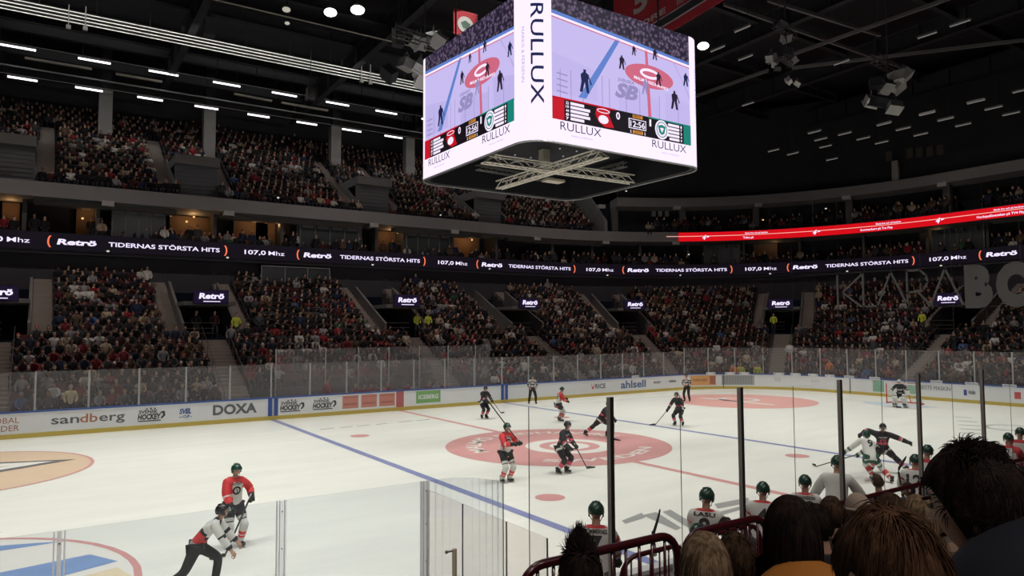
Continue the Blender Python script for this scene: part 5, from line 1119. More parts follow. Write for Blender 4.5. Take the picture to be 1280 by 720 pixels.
# --- on the ice
stand = dict(pel=(0, 0, .93), lean=14, fl=(.17, 0, .115), fr=(-.17, .02, .115))
g = ground(291, 684)
o, J, W = player('player in white and red with dark green helmet standing behind the skating referee', g, 22, dict(stand, hl=(.30, -.22, 1.06), hr=(-.16, -.28, .92), yaw=10, lean=8, grip=1, fl=(.14, -.05, .115), fr=(-.1, .1, .115)), 'white', front=True)
stick(W(J['hal'])+V3(0, 0, .06), W(V3(-.42, -.62, .03)), W(V3(-.8, -.7, .03))-W(V3(-.42, -.62, .03)), 'stick held across the body by the player behind the referee')
g = ground(632, 603)
o, J, W = player('player in white and red with green helmet, stick raised over his shoulder', g, 40, dict(stand, lean=4, hl=(.26, -.36, 1.2), hr=(-.02, -.40, 1.2), grip=1, yaw=8, fl=(.14, -.02, .115), fr=(-.12, .04, .115)), 'white', front=True)
a = W(J['hal']); b = pix(607, 497, depth=float((a-Vector(CAM)).dot(Vector(_d)))+.3); stick(a, b, (b-a).cross(V3(0, 0, 1)), 'stick raised upright over the shoulder beside the centre circle')
g = ground(704, 592)
o, J, W = player('player in black and red gliding on the centre circle with his stick reaching right', g, 62, dict(pel=(.0, .08, .86), lean=24, hl=(.05, -.42, .92), hr=(-.18, -.34, .88), grip=1, fl=(.12, -.05, .115), fr=(-.16, .12, .115), pitch=4), 'black', front=True)
stick_for(J, W, 734, 586, 741, 585, 'long stick of the player in black on the centre circle')
g = ground(605, 523)
o, J, W = player('player in black standing near the far right blue line stripe with bent knees', g, 35, dict(pel=(0, .08, .86), lean=22, hl=(.26, -.34, .95), hr=(-.1, -.4, .9), grip=1, fl=(.13, 0, .115), fr=(-.13, .02, .115)), 'black')
stick_for(J, W, 627, 517, 636, 514.5, 'stick lying on the ice of the player in black near the far boards')
g = ground(700, 526.5)
o, J, W = player('player in white and red seen from behind beyond the centre circle', g, 110, dict(stand, lean=20, hl=(.2, -.38, 1.1), hr=(-.15, -.35, 1.0), pel=(0, .1, .88), grip=1, yaw=10), 'white', num='8')
g = ground(703, 530)
g = ground(750, 546)
o, J, W = player('player in black striding right behind the first dark glass post', g, 78, dict(pel=(-.05, -.05, .80), lean=40, hl=(.1, -.62, .75), hr=(-.25, -.5, .72), grip=1, fl=(.1, -.28, .115), fr=(-.2, .62, .18), tr=(-.2, -1, -.4), pitch=-6), 'black')
stick_for(J, W, 767, 550.5, 774, 551, 'stick blade of the striding player beside the first dark post')
g = ground(849, 532)
o, J, W = player('player in grey and black crouching on the far blue line, stick out left', g, -28, dict(pel=(0, .1, .82), lean=34, hl=(.16, -.34, .82), hr=(-.42, -.38, .72), fl=(.2, 0, .115), fr=(-.2, -.02, .115), pitch=-4), 'black')
stick_for(J, W, 819, 531.5, 811, 532, 'stick stretched left along the far blue line', top='r')
# linesmen in stripes
STR = [mat('stripe_white', (.6, .6, .6), .8), MK]
def stripes(n): return [((i+1)/n, i % 2) for i in range(n)]
def official(label, feet, a, pose, kit='stripe'):
    g = Vector(feet); o = empty('person', g, facing(a, g), label, 'person'); J = joints(pose); link('body', body_mesh(J, 2, 1, hands=True), o)
    if kit == 'stripe': jersey(J, o, STR, stripes(7), stripes(9), .88)
    else:
        je, geo = jersey(J, o, [MW, MR, MK, mat('ref_grey', (.34, .34, .34), .8)], [(.12, 2), (.50, 0), (.58, 2), (.80, 1), (.84, 2), (1, 3)], [(.4, 0), (.47, 2), (.6, 0), (.8, 0), (1, 2)], .96)
        decal(geo, J, 'SHL', MK, True, -.02, .05, name='back_lettering', root=o)
    pants(J, o, [MP], [(1, 0)], .95)
    for s in 'lr': skate(J, s, o)
    helmet(J, o, HK, True)
    def Wd(p): r = o.rotation_euler[2]; return g+V3(p[0]*math.cos(r)-p[1]*math.sin(r), p[0]*math.sin(r)+p[1]*math.cos(r), p[2])
    return o, J, Wd
official('linesman in striped shirt standing at the far boards by the blue stripe', ground(665.5, 505), 10, dict(stand, lean=6, hl=(.18, -.2, 1.0), hr=(-.18, -.2, 1.0), pel=(0, 0, .95), fl=(.22, 0, .115), fr=(-.22, 0, .115)))
official('linesman in striped shirt standing in front of the orange advert', ground(859, 502), -20, dict(stand, lean=6, hl=(.1, -.25, 1.08), hr=(-.12, -.25, 1.05), pel=(0, 0, .95)))
official('referee in white, red and black shirt skating hunched to the right behind the near glass', ground(258, 739), 82, dict(pel=(0, .18, .84), lean=50, hl=(.18, -.62, .62), hr=(-.26, -.52, .62), fl=(.12, -.12, .115), fr=(-.14, .72, .16), tr=(-.3, -1, -.3), pitch=-10, yaw=12), 'ref')
# duel near the far right dot
g = ground(1089, 601)
o, J, W = player('player in white with number nine and green pants leaning left in the duel', g, 175, dict(pel=(.05, .1, .78), lean=48, side=-14, hl=(.62, -.52, .72), hr=(.2, -.6, .6), fl=(-.1, -.05, .115), fr=(-.45, .35, .115), twist=0, pitch=-20, kpl=(0, -1, 0)), 'whiteg', num='9')
o.rotation_euler[2] = facing(205, g)
stick(W(J['har']), ground(1020, 584)+V3(0, 0, .02), ground(1010, 580)-ground(1020, 584), 'stick of the number nine player reaching far to the left')
g = ground(1104, 591)
o, J, W = player('player in black and red lunging with both arms spread wide in the duel', g, 8, dict(pel=(0, .05, .80), lean=30, hl=(.78, -.25, 1.0), hr=(-.62, -.2, 1.22), fl=(.72, .12, .13), fr=(-.35, -.05, .115), tl=(1, -.4, -.2), epl=(0, .5, .5), epr=(0, .5, .5), pitch=2), 'black', front=True)

# --- goal and goalkeeper
def goal(loc, rz, label):
    o = empty('hockey_goal', loc, rz, label, 'goal'); GR = mat('goal_red', (.62, .06, .06), .4); W_, H_, D_ = .915, 1.22, 1.05
    mb = MB(); mb.tube([(-W_, 0, 0), (-W_, 0, H_)], .035, 8); mb.build('post', GR, o); mb = MB(); mb.tube([(W_, 0, 0), (W_, 0, H_)], .035, 8); mb.build('post', GR, o); mb = MB(); mb.tube([(-W_, 0, H_), (W_, 0, H_)], .035, 8); mb.build('crossbar', mat('crossbar_white', (.7, .7, .68), .4), o)
    mb = MB(); mb.tube([(-W_, 0, .03), (-W_*.95, D_*.8, .03), (-W_*.5, D_, .03), (W_*.5, D_, .03), (W_*.95, D_*.8, .03), (W_, 0, .03)], .04, 8); mb.tube([(-W_, 0, H_), (-W_*.6, .5, H_), (W_*.6, .5, H_), (W_, 0, H_)], .025, 8); mb.tube([(0, .5, H_), (0, D_, .05)], .025, 8); mb.build('base_frame', GR, o)
    mb = MB()
    base = [(-W_, 0), (-W_*.95, D_*.8), (-W_*.5, D_), (W_*.5, D_), (W_*.95, D_*.8), (W_, 0)]; top = [(-W_, 0), (-W_*.75, .42), (-W_*.4, .5), (W_*.4, .5), (W_*.75, .42), (W_, 0)]
    lerp = lambda L_, t: (lambda i, f: (L_[i][0]*(1-f)+L_[i+1][0]*f, L_[i][1]*(1-f)+L_[i+1][1]*f))(min(int(t*5), 4), t*5-min(int(t*5), 4))
    for k in range(41): a, b = lerp(base, k/40), lerp(top, k/40); mb.bar((a[0], a[1], .04), (b[0], b[1], H_), .006)
    for j in range(13):
        f = j/12; pts = [(lerp(base, k/20)[0]*(1-f)+lerp(top, k/20)[0]*f, lerp(base, k/20)[1]*(1-f)+lerp(top, k/20)[1]*f, .04+(H_-.04)*f) for k in range(21)]; [mb.bar(p, q, .006) for p, q in zip(pts, pts[1:])]
    mb.build('net', mat('net_white', (.62, .64, .62), .8), o); return o
goal((26.12, 0, 0), -PI/2, 'red framed goal with white net at the right end of the rink')
g = ground(1126, 509.5)
K = KITS['black']; o = empty('person', g, facing(-14, g), 'goalkeeper in black and white pads standing in front of the goal', 'person'); J = joints(dict(pel=(0, .1, .82), lean=26, hl=(.46, -.32, .9), hr=(-.46, -.30, .88), fl=(.28, 0, .115), fr=(-.28, 0, .115)))
link('body', body_mesh(J, 2, 1, hands=False), o); je, geo = jersey(J, o, [MK, MW, MPK], [(.4, 0), (.55, 1), (.75, 0), (.85, 1), (1, 0)], [(.4, 0), (.55, 1), (.75, 0), (1, 1)], 1.15); pants(J, o, [MP], [(1, 0)], 1.15, full=False, name='goalie_pants')
for s, sx in (('l', 1), ('r', -1)):
    k_, a_ = J['kn'+s], J['an'+s]; mb = MB(); d = (a_-k_); c = (k_+a_)/2+V3(0, -.09, .03); R = (-d).to_track_quat('Z', 'Y').to_matrix(); mb.box(c, (.27, .12, .72), R); mb.box(c+V3(0, -.07, .1), (.2, .04, .12), R, 1); mb.box(c+V3(0, -.07, -.12), (.2, .04, .10), R, 1); mb.box(c+V3(0, -.01, .40), (.22, .1, .14), R)
    q = mb.build('leg_pad', [mat('pad_white', (.6, .62, .62), .6), MK], o); bv = q.modifiers.new('b', 'BEVEL'); bv.width = .03; bv.segments = 3; skate(J, s, o)
mb = MB(); a = J['hal']; mb.ball(a+V3(0, -.06, 0), (.13, .07, .14), 12, 8); mb.tube([a-(a-J['ell']).normalized()*.14, a], [.08, .07], 10); [mb.tube([a+V3(-.06+.04*i, -.1, .05), a+V3(-.07+.045*i, -.13, .14)], .02, 6) for i in range(5)]; mb.build('catching_glove', MW, o, smooth=True)
mb = MB(); a = J['har']; mb.box(a+V3(0, -.08, 0), (.2, .06, .34)); mb.ball(a+V3(0, -.02, 0), (.06, .06, .06)); [mb.tube([a+V3(-.04+.026*i, -.03, -.03), a+V3(-.04+.026*i, -.07, -.08)], .016, 6) for i in range(5)]; q = mb.build('blocker', MW, o); q.modifiers.new('b', 'BEVEL').width = .02
def gmask(J, root, m):
    h = helmet(J, root, m, False); mb = MB(); R = J['Rh']; c = J['hea']
    for z in (-.07, -.045, -.02, .005, .03): mb.tube([c+R @ V3(.1*math.cos(b), .135*math.sin(b), z) for b in [PI*1.15+PI*.7*k/8 for k in range(9)]], .004, 5)
    for x in (-.05, 0, .05): mb.tube([c+R @ V3(x, -.125, .04), c+R @ V3(x, -.135, -.03), c+R @ V3(x*.8, -.11, -.09)], .004, 5)
    mb.build('cage', STEEL, h); return h
gmask(J, o, mat('mask_white', (.55, .55, .55), .3)); r_ = o.rotation_euler[2]; W = lambda p: g+V3(p[0]*math.cos(r_)-p[1]*math.sin(r_), p[0]*math.sin(r_)+p[1]*math.cos(r_), p[2])
stick(W(J['har']+V3(0, -.06, .25)), W((-.15, -.45, .03)), W((.2, -.5, .03))-W((-.15, -.45, .03)), 'goalkeeper stick with wide blade flat on the ice in front of the goal', 'stick_white', goalie=True)

# --- team bench
BF = .40
mb = MB(); mb.box((4, -16.6, BF/2), (35, 2.9, BF)); struct('bench_platform', mb, CON).name = 'floor.004'
bn = empty('team_bench', (-4, -16.9, BF), 0, 'long wooden team bench along the near boards', 'bench'); mb = MB(); mb.box((2, 0, .45), (22, .35, .05)); mb.build('seat', MATS['bench_wood'], bn)
for k in range(9): mb = MB(); mb.box((-8.5+2.6*k, 0, .21), (.06, .3, .42)); mb.build('leg', GRY, bn)
def bench_pos(u, y): p = pix(u, 600, y=y); return V3(p.x, y, BF)
bp = dict(pel=(0, .05, .95), lean=12, fl=(.15, 0, .115), fr=(-.15, 0, .115), hl=(.24, -.42, .98), hr=(-.24, -.42, .98))
player('bench player in white with number seven behind the spiky haired spectator', bench_pos(744, -15.75)+V3(0, 0, .1), 176, dict(bp, shw=.21), 'whiteb', num='7', name='TÖMMERNES', k=1.03)
player('bench player in white with red shoulder panels standing behind the red railing', bench_pos(881, -15.75), 168, dict(bp, lean=10, yaw=-10), 'whiteb', num='8', name='LASU', k=1.04)
player('bench player with green helmet and red sleeve sitting lower beside a stick blade', bench_pos(861, -16.35)-V3(0, 0, .16), 150, dict(bp, lean=24), 'whiteb', num='2')
player('bench player in white and red right of the second dark post', bench_pos(952, -15.75), 172, dict(bp, lean=14), 'whiteb', num='4')
player('bench player in white and red standing above the long-haired woman', bench_pos(1006, -15.75), 178, dict(bp, lean=8, pel=(0, .05, .93)), 'whiteb', num='22', name='JOHANSSON')
player('backup goalkeeper in white with big pads behind the third dark post', bench_pos(1045, -15.5), 170, dict(bp, lean=20, hl=(.5, -.3, .9), hr=(-.5, -.3, .9)), 'whiteg', k=1.08)
player('bench player with red trimmed collar bowed behind the fourth dark post', bench_pos(1143, -15.8), 172, dict(bp, lean=22), 'whiteb', num='12')
player('bench player with black helmet turned right just past the fourth dark post', bench_pos(1158, -15.4), 150, dict(bp, lean=10), 'white')
o, J, W = player('bench player in red at the right edge beyond the big dark head', bench_pos(1262, -15.6), 175, dict(bp, lean=16), 'white'); 
player('bench player in black helmet cut by the right edge of the picture', bench_pos(1277, -15.4), 165, dict(bp, lean=8), 'white')
a = pix(819, 695, y=-16.3); b = pix(822, 657, y=-16.3); stick(a, pix(816, 664, y=-16.3), pix(822, 656, y=-16.3)-pix(816, 672, y=-16.3), 'stick held upright with black curved blade above the red railing')
a = pix(1128, 615, y=-16.0); stick(a, pix(1123, 590, y=-16.0), pix(1132, 578, y=-16.0)-pix(1123, 598, y=-16.0), 'stick with dark curved blade upright beside the fourth dark post')
def civilian(label, pos, rz, pose, top, leg, hair, style='short', sub=2, k=1.0, group=None, tk=.9, hk=None, face=1, hn=900, collar=None, seed=1):
    o = empty('person', pos, rz, label, 'person', group); o.scale = (k, k, k); J = joints(pose); link('body', body_mesh(J, sub, face, hands=True, ears=style not in ('long', 'bob')), o)
    jersey(J, o, [top], [(1, 0)], [(1, 0)], tk, sub=sub, name='jacket', cuff=.93); pants(J, o, [leg], [(1, 0)], .88, sub=sub)
    for s in 'lr': shoe(J, s, o)
    if style: hair_mesh(J, o, hair, style, hn, seed, hk or {})
    if collar:
        mb = MB(); R = J['R']; c = J['nec']; mb.tube([c+R @ V3(.085*math.cos(b), .085*math.sin(b)+.005, -.035+.02*math.sin(b)) for b in [2*PI*k/16 for k in range(16)]], .024, 8, closed=True); mb.build('collar', collar, o, smooth=True)
    return o, J
HB = {}
def hair_mat(name, a, b):
    m = mat(name, a, .55, noise=.0); nt = m.node_tree; bs = nt.nodes['Principled BSDF']; tc = nt.nodes.new('ShaderNodeTexCoord'); n = nt.nodes.new('ShaderNodeTexNoise'); n.inputs['Scale'].default_value = 60; n.inputs['Detail'].default_value = 3
    mx = nt.nodes.new('ShaderNodeMix'); mx.data_type = 'RGBA'; mx.inputs[6].default_value = a+(1,); mx.inputs[7].default_value = b+(1,); mp = nt.nodes.new('ShaderNodeMapping'); mp.inputs['Scale'].default_value = (1, 1, .15)
    nt.links.new(tc.outputs['Object'], mp.inputs[0]); nt.links.new(mp.outputs[0], n.inputs['Vector']); cr = nt.nodes.new('ShaderNodeValToRGB'); cr.color_ramp.elements[0].position = .4; cr.color_ramp.elements[1].position = .6
    nt.links.new(n.outputs['Fac'], cr.inputs[0]); nt.links.new(cr.outputs[0], mx.inputs[0]); nt.links.new(mx.outputs[2], bs.inputs['Base Color']); bs.inputs['Roughness'].default_value = .75; bs.inputs['Specular IOR Level'].default_value = .2; return m
HDK = hair_mat('hair_dark', (.012, .008, .007), (.035, .02, .015)); HBR = hair_mat('hair_brown', (.045, .026, .016), (.12, .07, .04)); HBL = hair_mat('hair_blond', (.16, .105, .06), (.36, .26, .16)); HGR = hair_mat('hair_grey', (.10, .09, .085), (.24, .22, .2)); HRB = hair_mat('hair_red_brown', (.075, .036, .020), (.17, .09, .05))
def hair_mesh(J, root, m, style, n=900, seed=1, hk={}):
    """skull cap plus separate tapered strands"""
    r = random.Random(seed); R = J['Rh']; c = J['hea']; ex, ey, ez = .083, .102, .124; g = hk.get; bump = g('bump', 1.0)
    mb = MB(); NN, MM = 18, 10; vs = []
    front = lambda x, y, z: y < -.35 and z < .52
    for i in range(MM+1):
        a = PI*.66*i/MM
        for k in range(NN):
            b = 2*PI*k/NN; x, y, z = math.sin(a)*math.cos(b), math.sin(a)*math.sin(b), math.cos(a)
            if y < -.1: z = max(z, min(.55, .05-(y+.1)*.9)); q = math.sqrt(max(0, 1-z*z))/max(1e-4, math.hypot(x, y)); x *= q; y *= q
            vs.append((ex*x*bump*1.03, ey*y*bump*1.03, ez*z*bump*1.03))
    mb.add([c+R @ Vector(v) for v in vs], [(i*NN+k, (i+1)*NN+k, (i+1)*NN+(k+1) % NN, i*NN+(k+1) % NN) for i in range(MM) for k in range(NN)])
    L0 = g('len', {'short': .045, 'spiky': .07, 'long': .36, 'bob': .2}[style]); wd = g('w', .0022); crown = Vector(g('crown', (0, .25, .95))).normalized(); lift0 = g('lift', .2)
    for _ in range(n):
        while 1:
            d = Vector((r.gauss(0, 1), r.gauss(0, 1), r.gauss(0, 1))).normalized()
            if d.z < (-.5 if style != 'short' else -.36) or (d.y < -.3 and d.z < .45-(d.y+.3)*.2) or (abs(d.x) > .75 and d.y < .1 and d.z < -.05): continue
            if style in ('long', 'bob') and d.z < -.1 and r.random() < .5: continue
            break
        p = Vector((d.x*ex, d.y*ey, d.z*ez))*bump; nrm = Vector((d.x/ex, d.y/ey, d.z/ez)).normalized()
        flow = (d-crown*d.dot(crown)); flow = flow.normalized() if flow.length > .05 else Vector((r.uniform(-1, 1), r.uniform(-1, 1), 0)).normalized()
        jit = Vector((r.uniform(-1, 1), r.uniform(-1, 1), r.uniform(-1, 1)))*g('jit', .35)
        L_ = L0*r.uniform(.6, 1.15)*(.35+.65*max(0, d.z)**2 if style == 'spiky' else 1); ns = 5 if style in ('short', 'spiky') else 9; pts = [c+R @ (p*.99)]; q = p.copy(); wv = r.uniform(0, 6)
        for i in range(ns):
            t = (i+1)/ns; nq = Vector((q.x/ex**2, q.y/ey**2, q.z/ez**2)).normalized(); fq = -(crown-nq*crown.dot(nq)); flow = fq.normalized() if fq.length > .12 else (flow-nq*flow.dot(nq)).normalized()
            if style == 'short': dr = flow*(.9)+nrm*lift0*(1-t)+Vector((0, 0, -.45*t))+jit*.6+Vector((math.sin(q.x*45+q.z*30), math.sin(q.y*50+q.x*20), math.cos(q.z*40+q.y*25)))*g('swirl', .25)
            elif style == 'spiky':
                tp = max(0, d.z)**3; dr = flow*.9*(1-tp)+nrm*.12+Vector((-d.x*1.2, -d.y*1.2, 1.0))*tp+Vector((0, 0, -.3))*(1-tp)+jit*.4
            else: dr = flow*(.9*max(0, min(1, (q.z+.08)/.08)))+Vector((0, 0, -1.0))*min(1, .2+t*1.2)+nrm*.05*(1-t)+jit*.35+Vector((math.sin(wv+t*5), math.cos(wv+t*4), 0))*g('wave', .06)
            q = q+dr.normalized()*(L_/ns)
            e = math.sqrt((q.x/ex)**2+(q.y/ey)**2+(q.z/ez)**2)/bump
            if e < 1.02 and e > 0: q *= 1.02/e if q.z > -.06 else 1
            if style in ('long', 'bob') and q.z < -.10:
                h = math.hypot(q.x, q.y); 
                if h < .085: q.x *= .085/max(h, .01); q.y *= .085/max(h, .01)
                if q.y < -.02 and abs(q.x) < .085: q.x = math.copysign(.085, q.x)
            pts.append(c+R @ q)
        mb.tube(pts, [wd*(1-.75*(i/ns)**2) for i in range(ns+1)], 3, cap=False)
    return mb.build('hair', m, root, smooth=True)
JKN = mat('jacket_navy', (.012, .017, .030), .85, noise=.15, nscale=20); JKK = mat('jacket_black', (.012, .012, .013), .85, noise=.15, nscale=20); JKO = mat('jacket_orange', (.55, .21, .03), .8, noise=.12, nscale=14); JKG = mat('jacket_grey', (.09, .10, .12), .85, noise=.15, nscale=20); JKB = mat('jacket_brown', (.10, .06, .04), .85); SUIT = mat('suit_dark', (.02, .022, .028), .7); TRK = mat('trousers_dark', (.015, .016, .022), .85); JKR = mat('jacket_red', (.5, .03, .04), .8); HAT = mat('beanie_beige', (.45, .36, .29), .9)
cp = dict(pel=(0, 0, .95), lean=4, fl=(.12, 0, .09), fr=(-.12, 0, .09), hl=(.2, -.25, 1.05), hr=(-.2, -.25, 1.0))
p = bench_pos(1101, -16.5); civilian('coach in dark suit with short brown hair standing left of the fourth dark post', p, PI, dict(cp, yaw=-35), SUIT, TRK, HBR, hn=700, seed=4)
p = bench_pos(916, -16.6); civilian('assistant in black with short dark hair behind the bench at the second dark post', p-V3(0, 0, .12), PI, dict(cp, lean=10), SUIT, TRK, HDK, hn=700, seed=5)
p = bench_pos(1160, -16.9); civilian('assistant in dark jacket bending behind the fourth dark post', p-V3(0, 0, .1), PI+.6, dict(cp, lean=28), SUIT, TRK, HDK, hn=600, seed=6)
p = bench_pos(1267, -16.7); civilian('dark-haired staff member in red shirt at the right edge behind the bench', p-V3(0, 0, .1), PI, dict(cp, lean=14), JKR, TRK, HDK, hn=600, seed=7)
p = bench_pos(813, -17.5); civilian('crouching equipment man in red cap behind the red railing', p-V3(0, 0, .55), PI-.5, dict(cp, lean=30), JKR, TRK, HDK, hn=300, seed=8)

# --- near terrace, railings and the spectators around the camera
mb = MB()
for i in range(9): mb.box((-6, -18.75-.8*i+0, .5+.2*i-.05), (44, .8, 1.15+.4*i+.0))
struct('near_stand_floor', mb, CON).name = 'floor.005'
def nfloor(y):
    i = max(0, min(8, int((-18.35-y)/.8))); return .5+.2*i-.05+(1.15+.4*i)/2
RLM = mat('rail_maroon', (.065, .006, .010), .28, noise=.1, nscale=6, coat=.4)
def guard(x0, x1, y, zt, zb, label, nb, r=.032, rc=.18):
    o = empty('guard_railing', ((x0+x1)/2, y, nfloor(y)), 0, label, 'railing', 'maroon guard railings'); c = lambda x, z, a0: [(x+rc*math.cos(math.radians(a0+18*k)), y, z+rc*math.sin(math.radians(a0+18*k))) for k in range(6)]
    pts = [(x0, y, zb)]+c(x0+rc, zt-rc, 90)[::-1][::-1][::-1] if False else [(x0, y, zb), (x0, y, zt-rc)]+[(x0+rc-rc*math.cos(a), y, zt-rc+rc*math.sin(a)) for a in [PI/2*k/6 for k in range(1, 7)]]+[(x1-rc+rc*math.sin(a), y, zt-rc+rc*math.cos(a)) for a in [PI/2*k/6 for k in range(7)]]+[(x1, y, zb)]
    mb = MB(); mb.tube(pts, r, 10); wbuild('top_tube', mb, RLM, o, True); mb = MB(); mb.tube([(x0, y, zb+.12), (x1, y, zb+.12)], r*.8, 8); wbuild('bottom_tube', mb, RLM, o, True)
    for k in range(nb):
        x = x0+(x1-x0)*(k+1)/(nb+1); mb = MB(); mb.tube([(x, y, zb+.12), (x, y, zt-.01)], r*.42, 6); wbuild('bar', mb, RLM, o, True)
    return o
guard(-14.75, -13.25, -19.0, 3.03, 1.72, 'dark maroon guard railing right of the spiky haired spectator', 10)
guard(-13.17, -12.12, -19.0, 3.0, 1.72, 'dark maroon guard railing behind the blond long-haired spectator', 7)
guard(-14.9, -13.6, -18.4, 2.6, 1.6, 'lower maroon railing seen through the left guard railing', 9, .022)
guard(-13.3, -12.5, -18.4, 2.68, 1.6, 'lower maroon railing seen between the two guard railings', 6, .022)
guard(-12.45, -11.5, -18.45, 2.72, 1.6, 'lower maroon railing left of the dark-haired woman', 6, .022)
mb = MB(); a, b = pix(1030, 634, y=-18.45), pix(1092, 619, y=-18.45); a.z = b.z = (a.z+b.z)/2; mb.tube([a, b+V3(6, 0, 0)], .028, 8); [mb.tube([(a.x+1.0*k, a.y, 1.6), (a.x+1.0*k, a.y, a.z)], .02, 6) for k in range(8)]; tag(mb.build('hand_rail', RLM), 'long maroon hand rail in front of the third dark post', 'railing')
# seated body: hips low, thighs forward
def seated(**k): return dict(dict(pel=(0, 0, .50), lean=10, fl=(.13, -.48, .09), fr=(-.13, -.48, .09), hl=(.14, -.36, .62), hr=(-.14, -.36, .60), shw=.19, epl=(.8, .2, -.6), epr=(-.8, .2, -.6)), **k)
def spectator(u, v, depth, label, top, hair, style='short', yaw=0.0, pose=None, k=1.0, hn=1500, hk=None, seed=1, collar=None, tk=.95, hood=None, hk2=(.17, .115, .075, 0)):
    """head centre seen at (u, v) at this depth; sits on the terrace below it"""
    h = pix(u, v, depth=depth); ps = pose or seated(); J = joints(ps); rz = PI+YAW*-1+yaw
    hl = J['hea']*k; q = V3(hl.x*math.cos(rz)-hl.y*math.sin(rz), hl.x*math.sin(rz)+hl.y*math.cos(rz), hl.z)
    o, J = civilian(label, h-q, rz, ps, top, TRK, hair, style, 2, k, hn=hn, hk=hk, seed=seed, collar=collar, tk=tk)
    if hood:
        mb = MB(); c = J['nec']; R = J['R']; mb.ball((0, 0, 0), hk2[:3], 18, 10); mb.v = [tuple(c+R @ (Vector(v)+V3(hk2[3], .07, .0+.03*math.cos(v[0]*9)))) for v in mb.v]; mb.build('hood', hood, o, smooth=True)
    return o, J
spectator(1222, 634, 1.62, 'man with thick tousled dark hair and navy jacket filling the lower right corner', JKN, HDK, 'short', yaw=.1, pose=seated(lean=20, yaw=30, pitch=14, side=4), hn=4600, hk=dict(len=.038, lift=.55, jit=.3, swirl=.9, w=.0016, bump=1.10), seed=11, collar=JKN, tk=1.15, hood=JKN, hk2=(.27, .14, .12, -.05))
spectator(1112, 722, 1.38, 'child with wavy brown hair at the bottom edge left of the big dark head', JKB, HRB, 'short', yaw=.2, pose=seated(), k=1.0, hn=3600, hk=dict(len=.08, lift=.25, jit=.2, w=.0017, bump=1.04), seed=12)
spectator(990, 668, 2.35, 'woman with long straight dark hair and mustard orange jacket', JKO, HDK, 'long', yaw=.05, pose=seated(pitch=2), hn=3000, hk=dict(len=.26, w=.0022, jit=.1, wave=.02), seed=13, tk=1.05, hood=JKO)
spectator(882, 712, 2.45, 'spectator with straight ash blond hair before the maroon railing', JKG, HBL, 'long', yaw=-.1, pose=seated(), hn=2600, hk=dict(len=.28, w=.0026, jit=.12, wave=.02), seed=14)
spectator(920, 700, 3.5, 'boy with short brown hair right of the blond spectator', JKK, HBR, 'short', yaw=.1, hn=2000, hk=dict(len=.04, lift=.3, bump=1.05), seed=15)
spectator(726, 722, 2.75, 'spectator with spiky dark hair left of the maroon railing', JKK, HDK, 'spiky', yaw=.0, hn=2600, hk=dict(len=.085, w=.002), seed=16)
spectator(1114, 640, 4.9, 'man with short dark hair and grey sides above the brown-haired child', JKG, HBR, 'short', yaw=.1, hn=1100, hk=dict(len=.03, lift=.2, bump=1.03), seed=17)
spectator(1149, 648, 3.9, 'spectator with light brown bob touching the big dark head', JKB, HBL, 'bob', yaw=.2, hn=1600, hk=dict(len=.22, w=.003), seed=18)
spectator(1085, 655, 4.6, 'child with reddish brown hair in front of the man with grey sides', JKB, HRB, 'short', yaw=.2, k=.9, hn=1100, hk=dict(len=.04), seed=19)
spectator(1040, 642, 5.2, 'spectator with short light brown hair right of the dark-haired woman', JKK, HBR, 'short', yaw=.0, hn=1000, seed=20)
o, J = spectator(1073, 640, 5.4, 'spectator in beige knitted hat behind the long maroon hand rail', JKK, HBR, None, yaw=-.2, seed=21)
mb = MB(); R = J['Rh']; mb.ball((0, 0, .03), (.092, .112, .115), 16, 10); mb.tube([(.094*math.cos(b), .114*math.sin(b), .02) for b in [2*PI*k/20 for k in range(20)]], .014, 6, closed=True); mb.v = [tuple(J['hea']+R @ Vector(v)) for v in mb.v]; mb.build('knitted_hat', HAT, o, smooth=True)
spectator(1022, 655, 4.5, 'spectator in dark jacket half hidden behind the dark-haired woman', JKK, HDK, 'short', yaw=.1, hn=800, seed=22)
spectator(1068, 690, 3.4, 'spectator in dark blue jacket low between woman and brown-haired child', JKN, HDK, 'short', yaw=.3, hn=800, seed=23)
mb = MB(); a = pix(944, 705, depth=3.0); mb.ball(a, (.07, .06, .06), 10, 7)
# ------------------------------------------------------------------ the crowd
PAL = {'black jacket': (.012, .012, .013), 'dark grey jacket': (.045, .045, .05), 'navy jacket': (.015, .022, .05), 'red jersey': (.20, .018, .025), 'maroon sweater': (.055, .014, .017), 'white shirt': (.50, .49, .46), 'brown coat': (.09, .055, .035), 'beige coat': (.34, .28, .20), 'grey hoodie': (.22, .22, .23), 'green jacket': (.03, .08, .05), 'blue jacket': (.05, .10, .24), 'yellow vest': (.55, .60, .06), 'orange vest': (.75, .18, .04), 'cream jacket': (.58, .50, .30)}
HPAL = {'dark hair': (.015, .010, .008), 'brown hair': (.06, .035, .02), 'fair hair': (.26, .19, .11), 'grey hair': (.20, .19, .18), 'white cap': (.5, .5, .48), 'red cap': (.40, .03, .03), 'black cap': (.012, .012, .012)}
SK = [(.50, .30, .22), (.42, .24, .17), (.58, .37, .28), (.22, .12, .08)]
seat_p = lambda **k: seated(**k)
POSES = {'sit': seated(lean=4), 'sit forward': seated(lean=26, hl=(.1, -.42, .55), hr=(-.1, -.42, .55)), 'clap': seated(lean=6, hl=(.05, -.34, .98), hr=(-.05, -.34, .98)), 'lean back': seated(lean=-4, hl=(.25, -.2, .5), hr=(-.25, -.2, .5), yaw=18), 'phone': seated(lean=10, hl=(.08, -.35, .85), hr=(-.16, -.3, .6), pitch=24, yaw=-12), 'stand': dict(pel=(0, 0, .93), lean=2, fl=(.12, 0, .09), fr=(-.12, 0, .09), hl=(.2, -.2, .95), hr=(-.2, -.2, .95))}
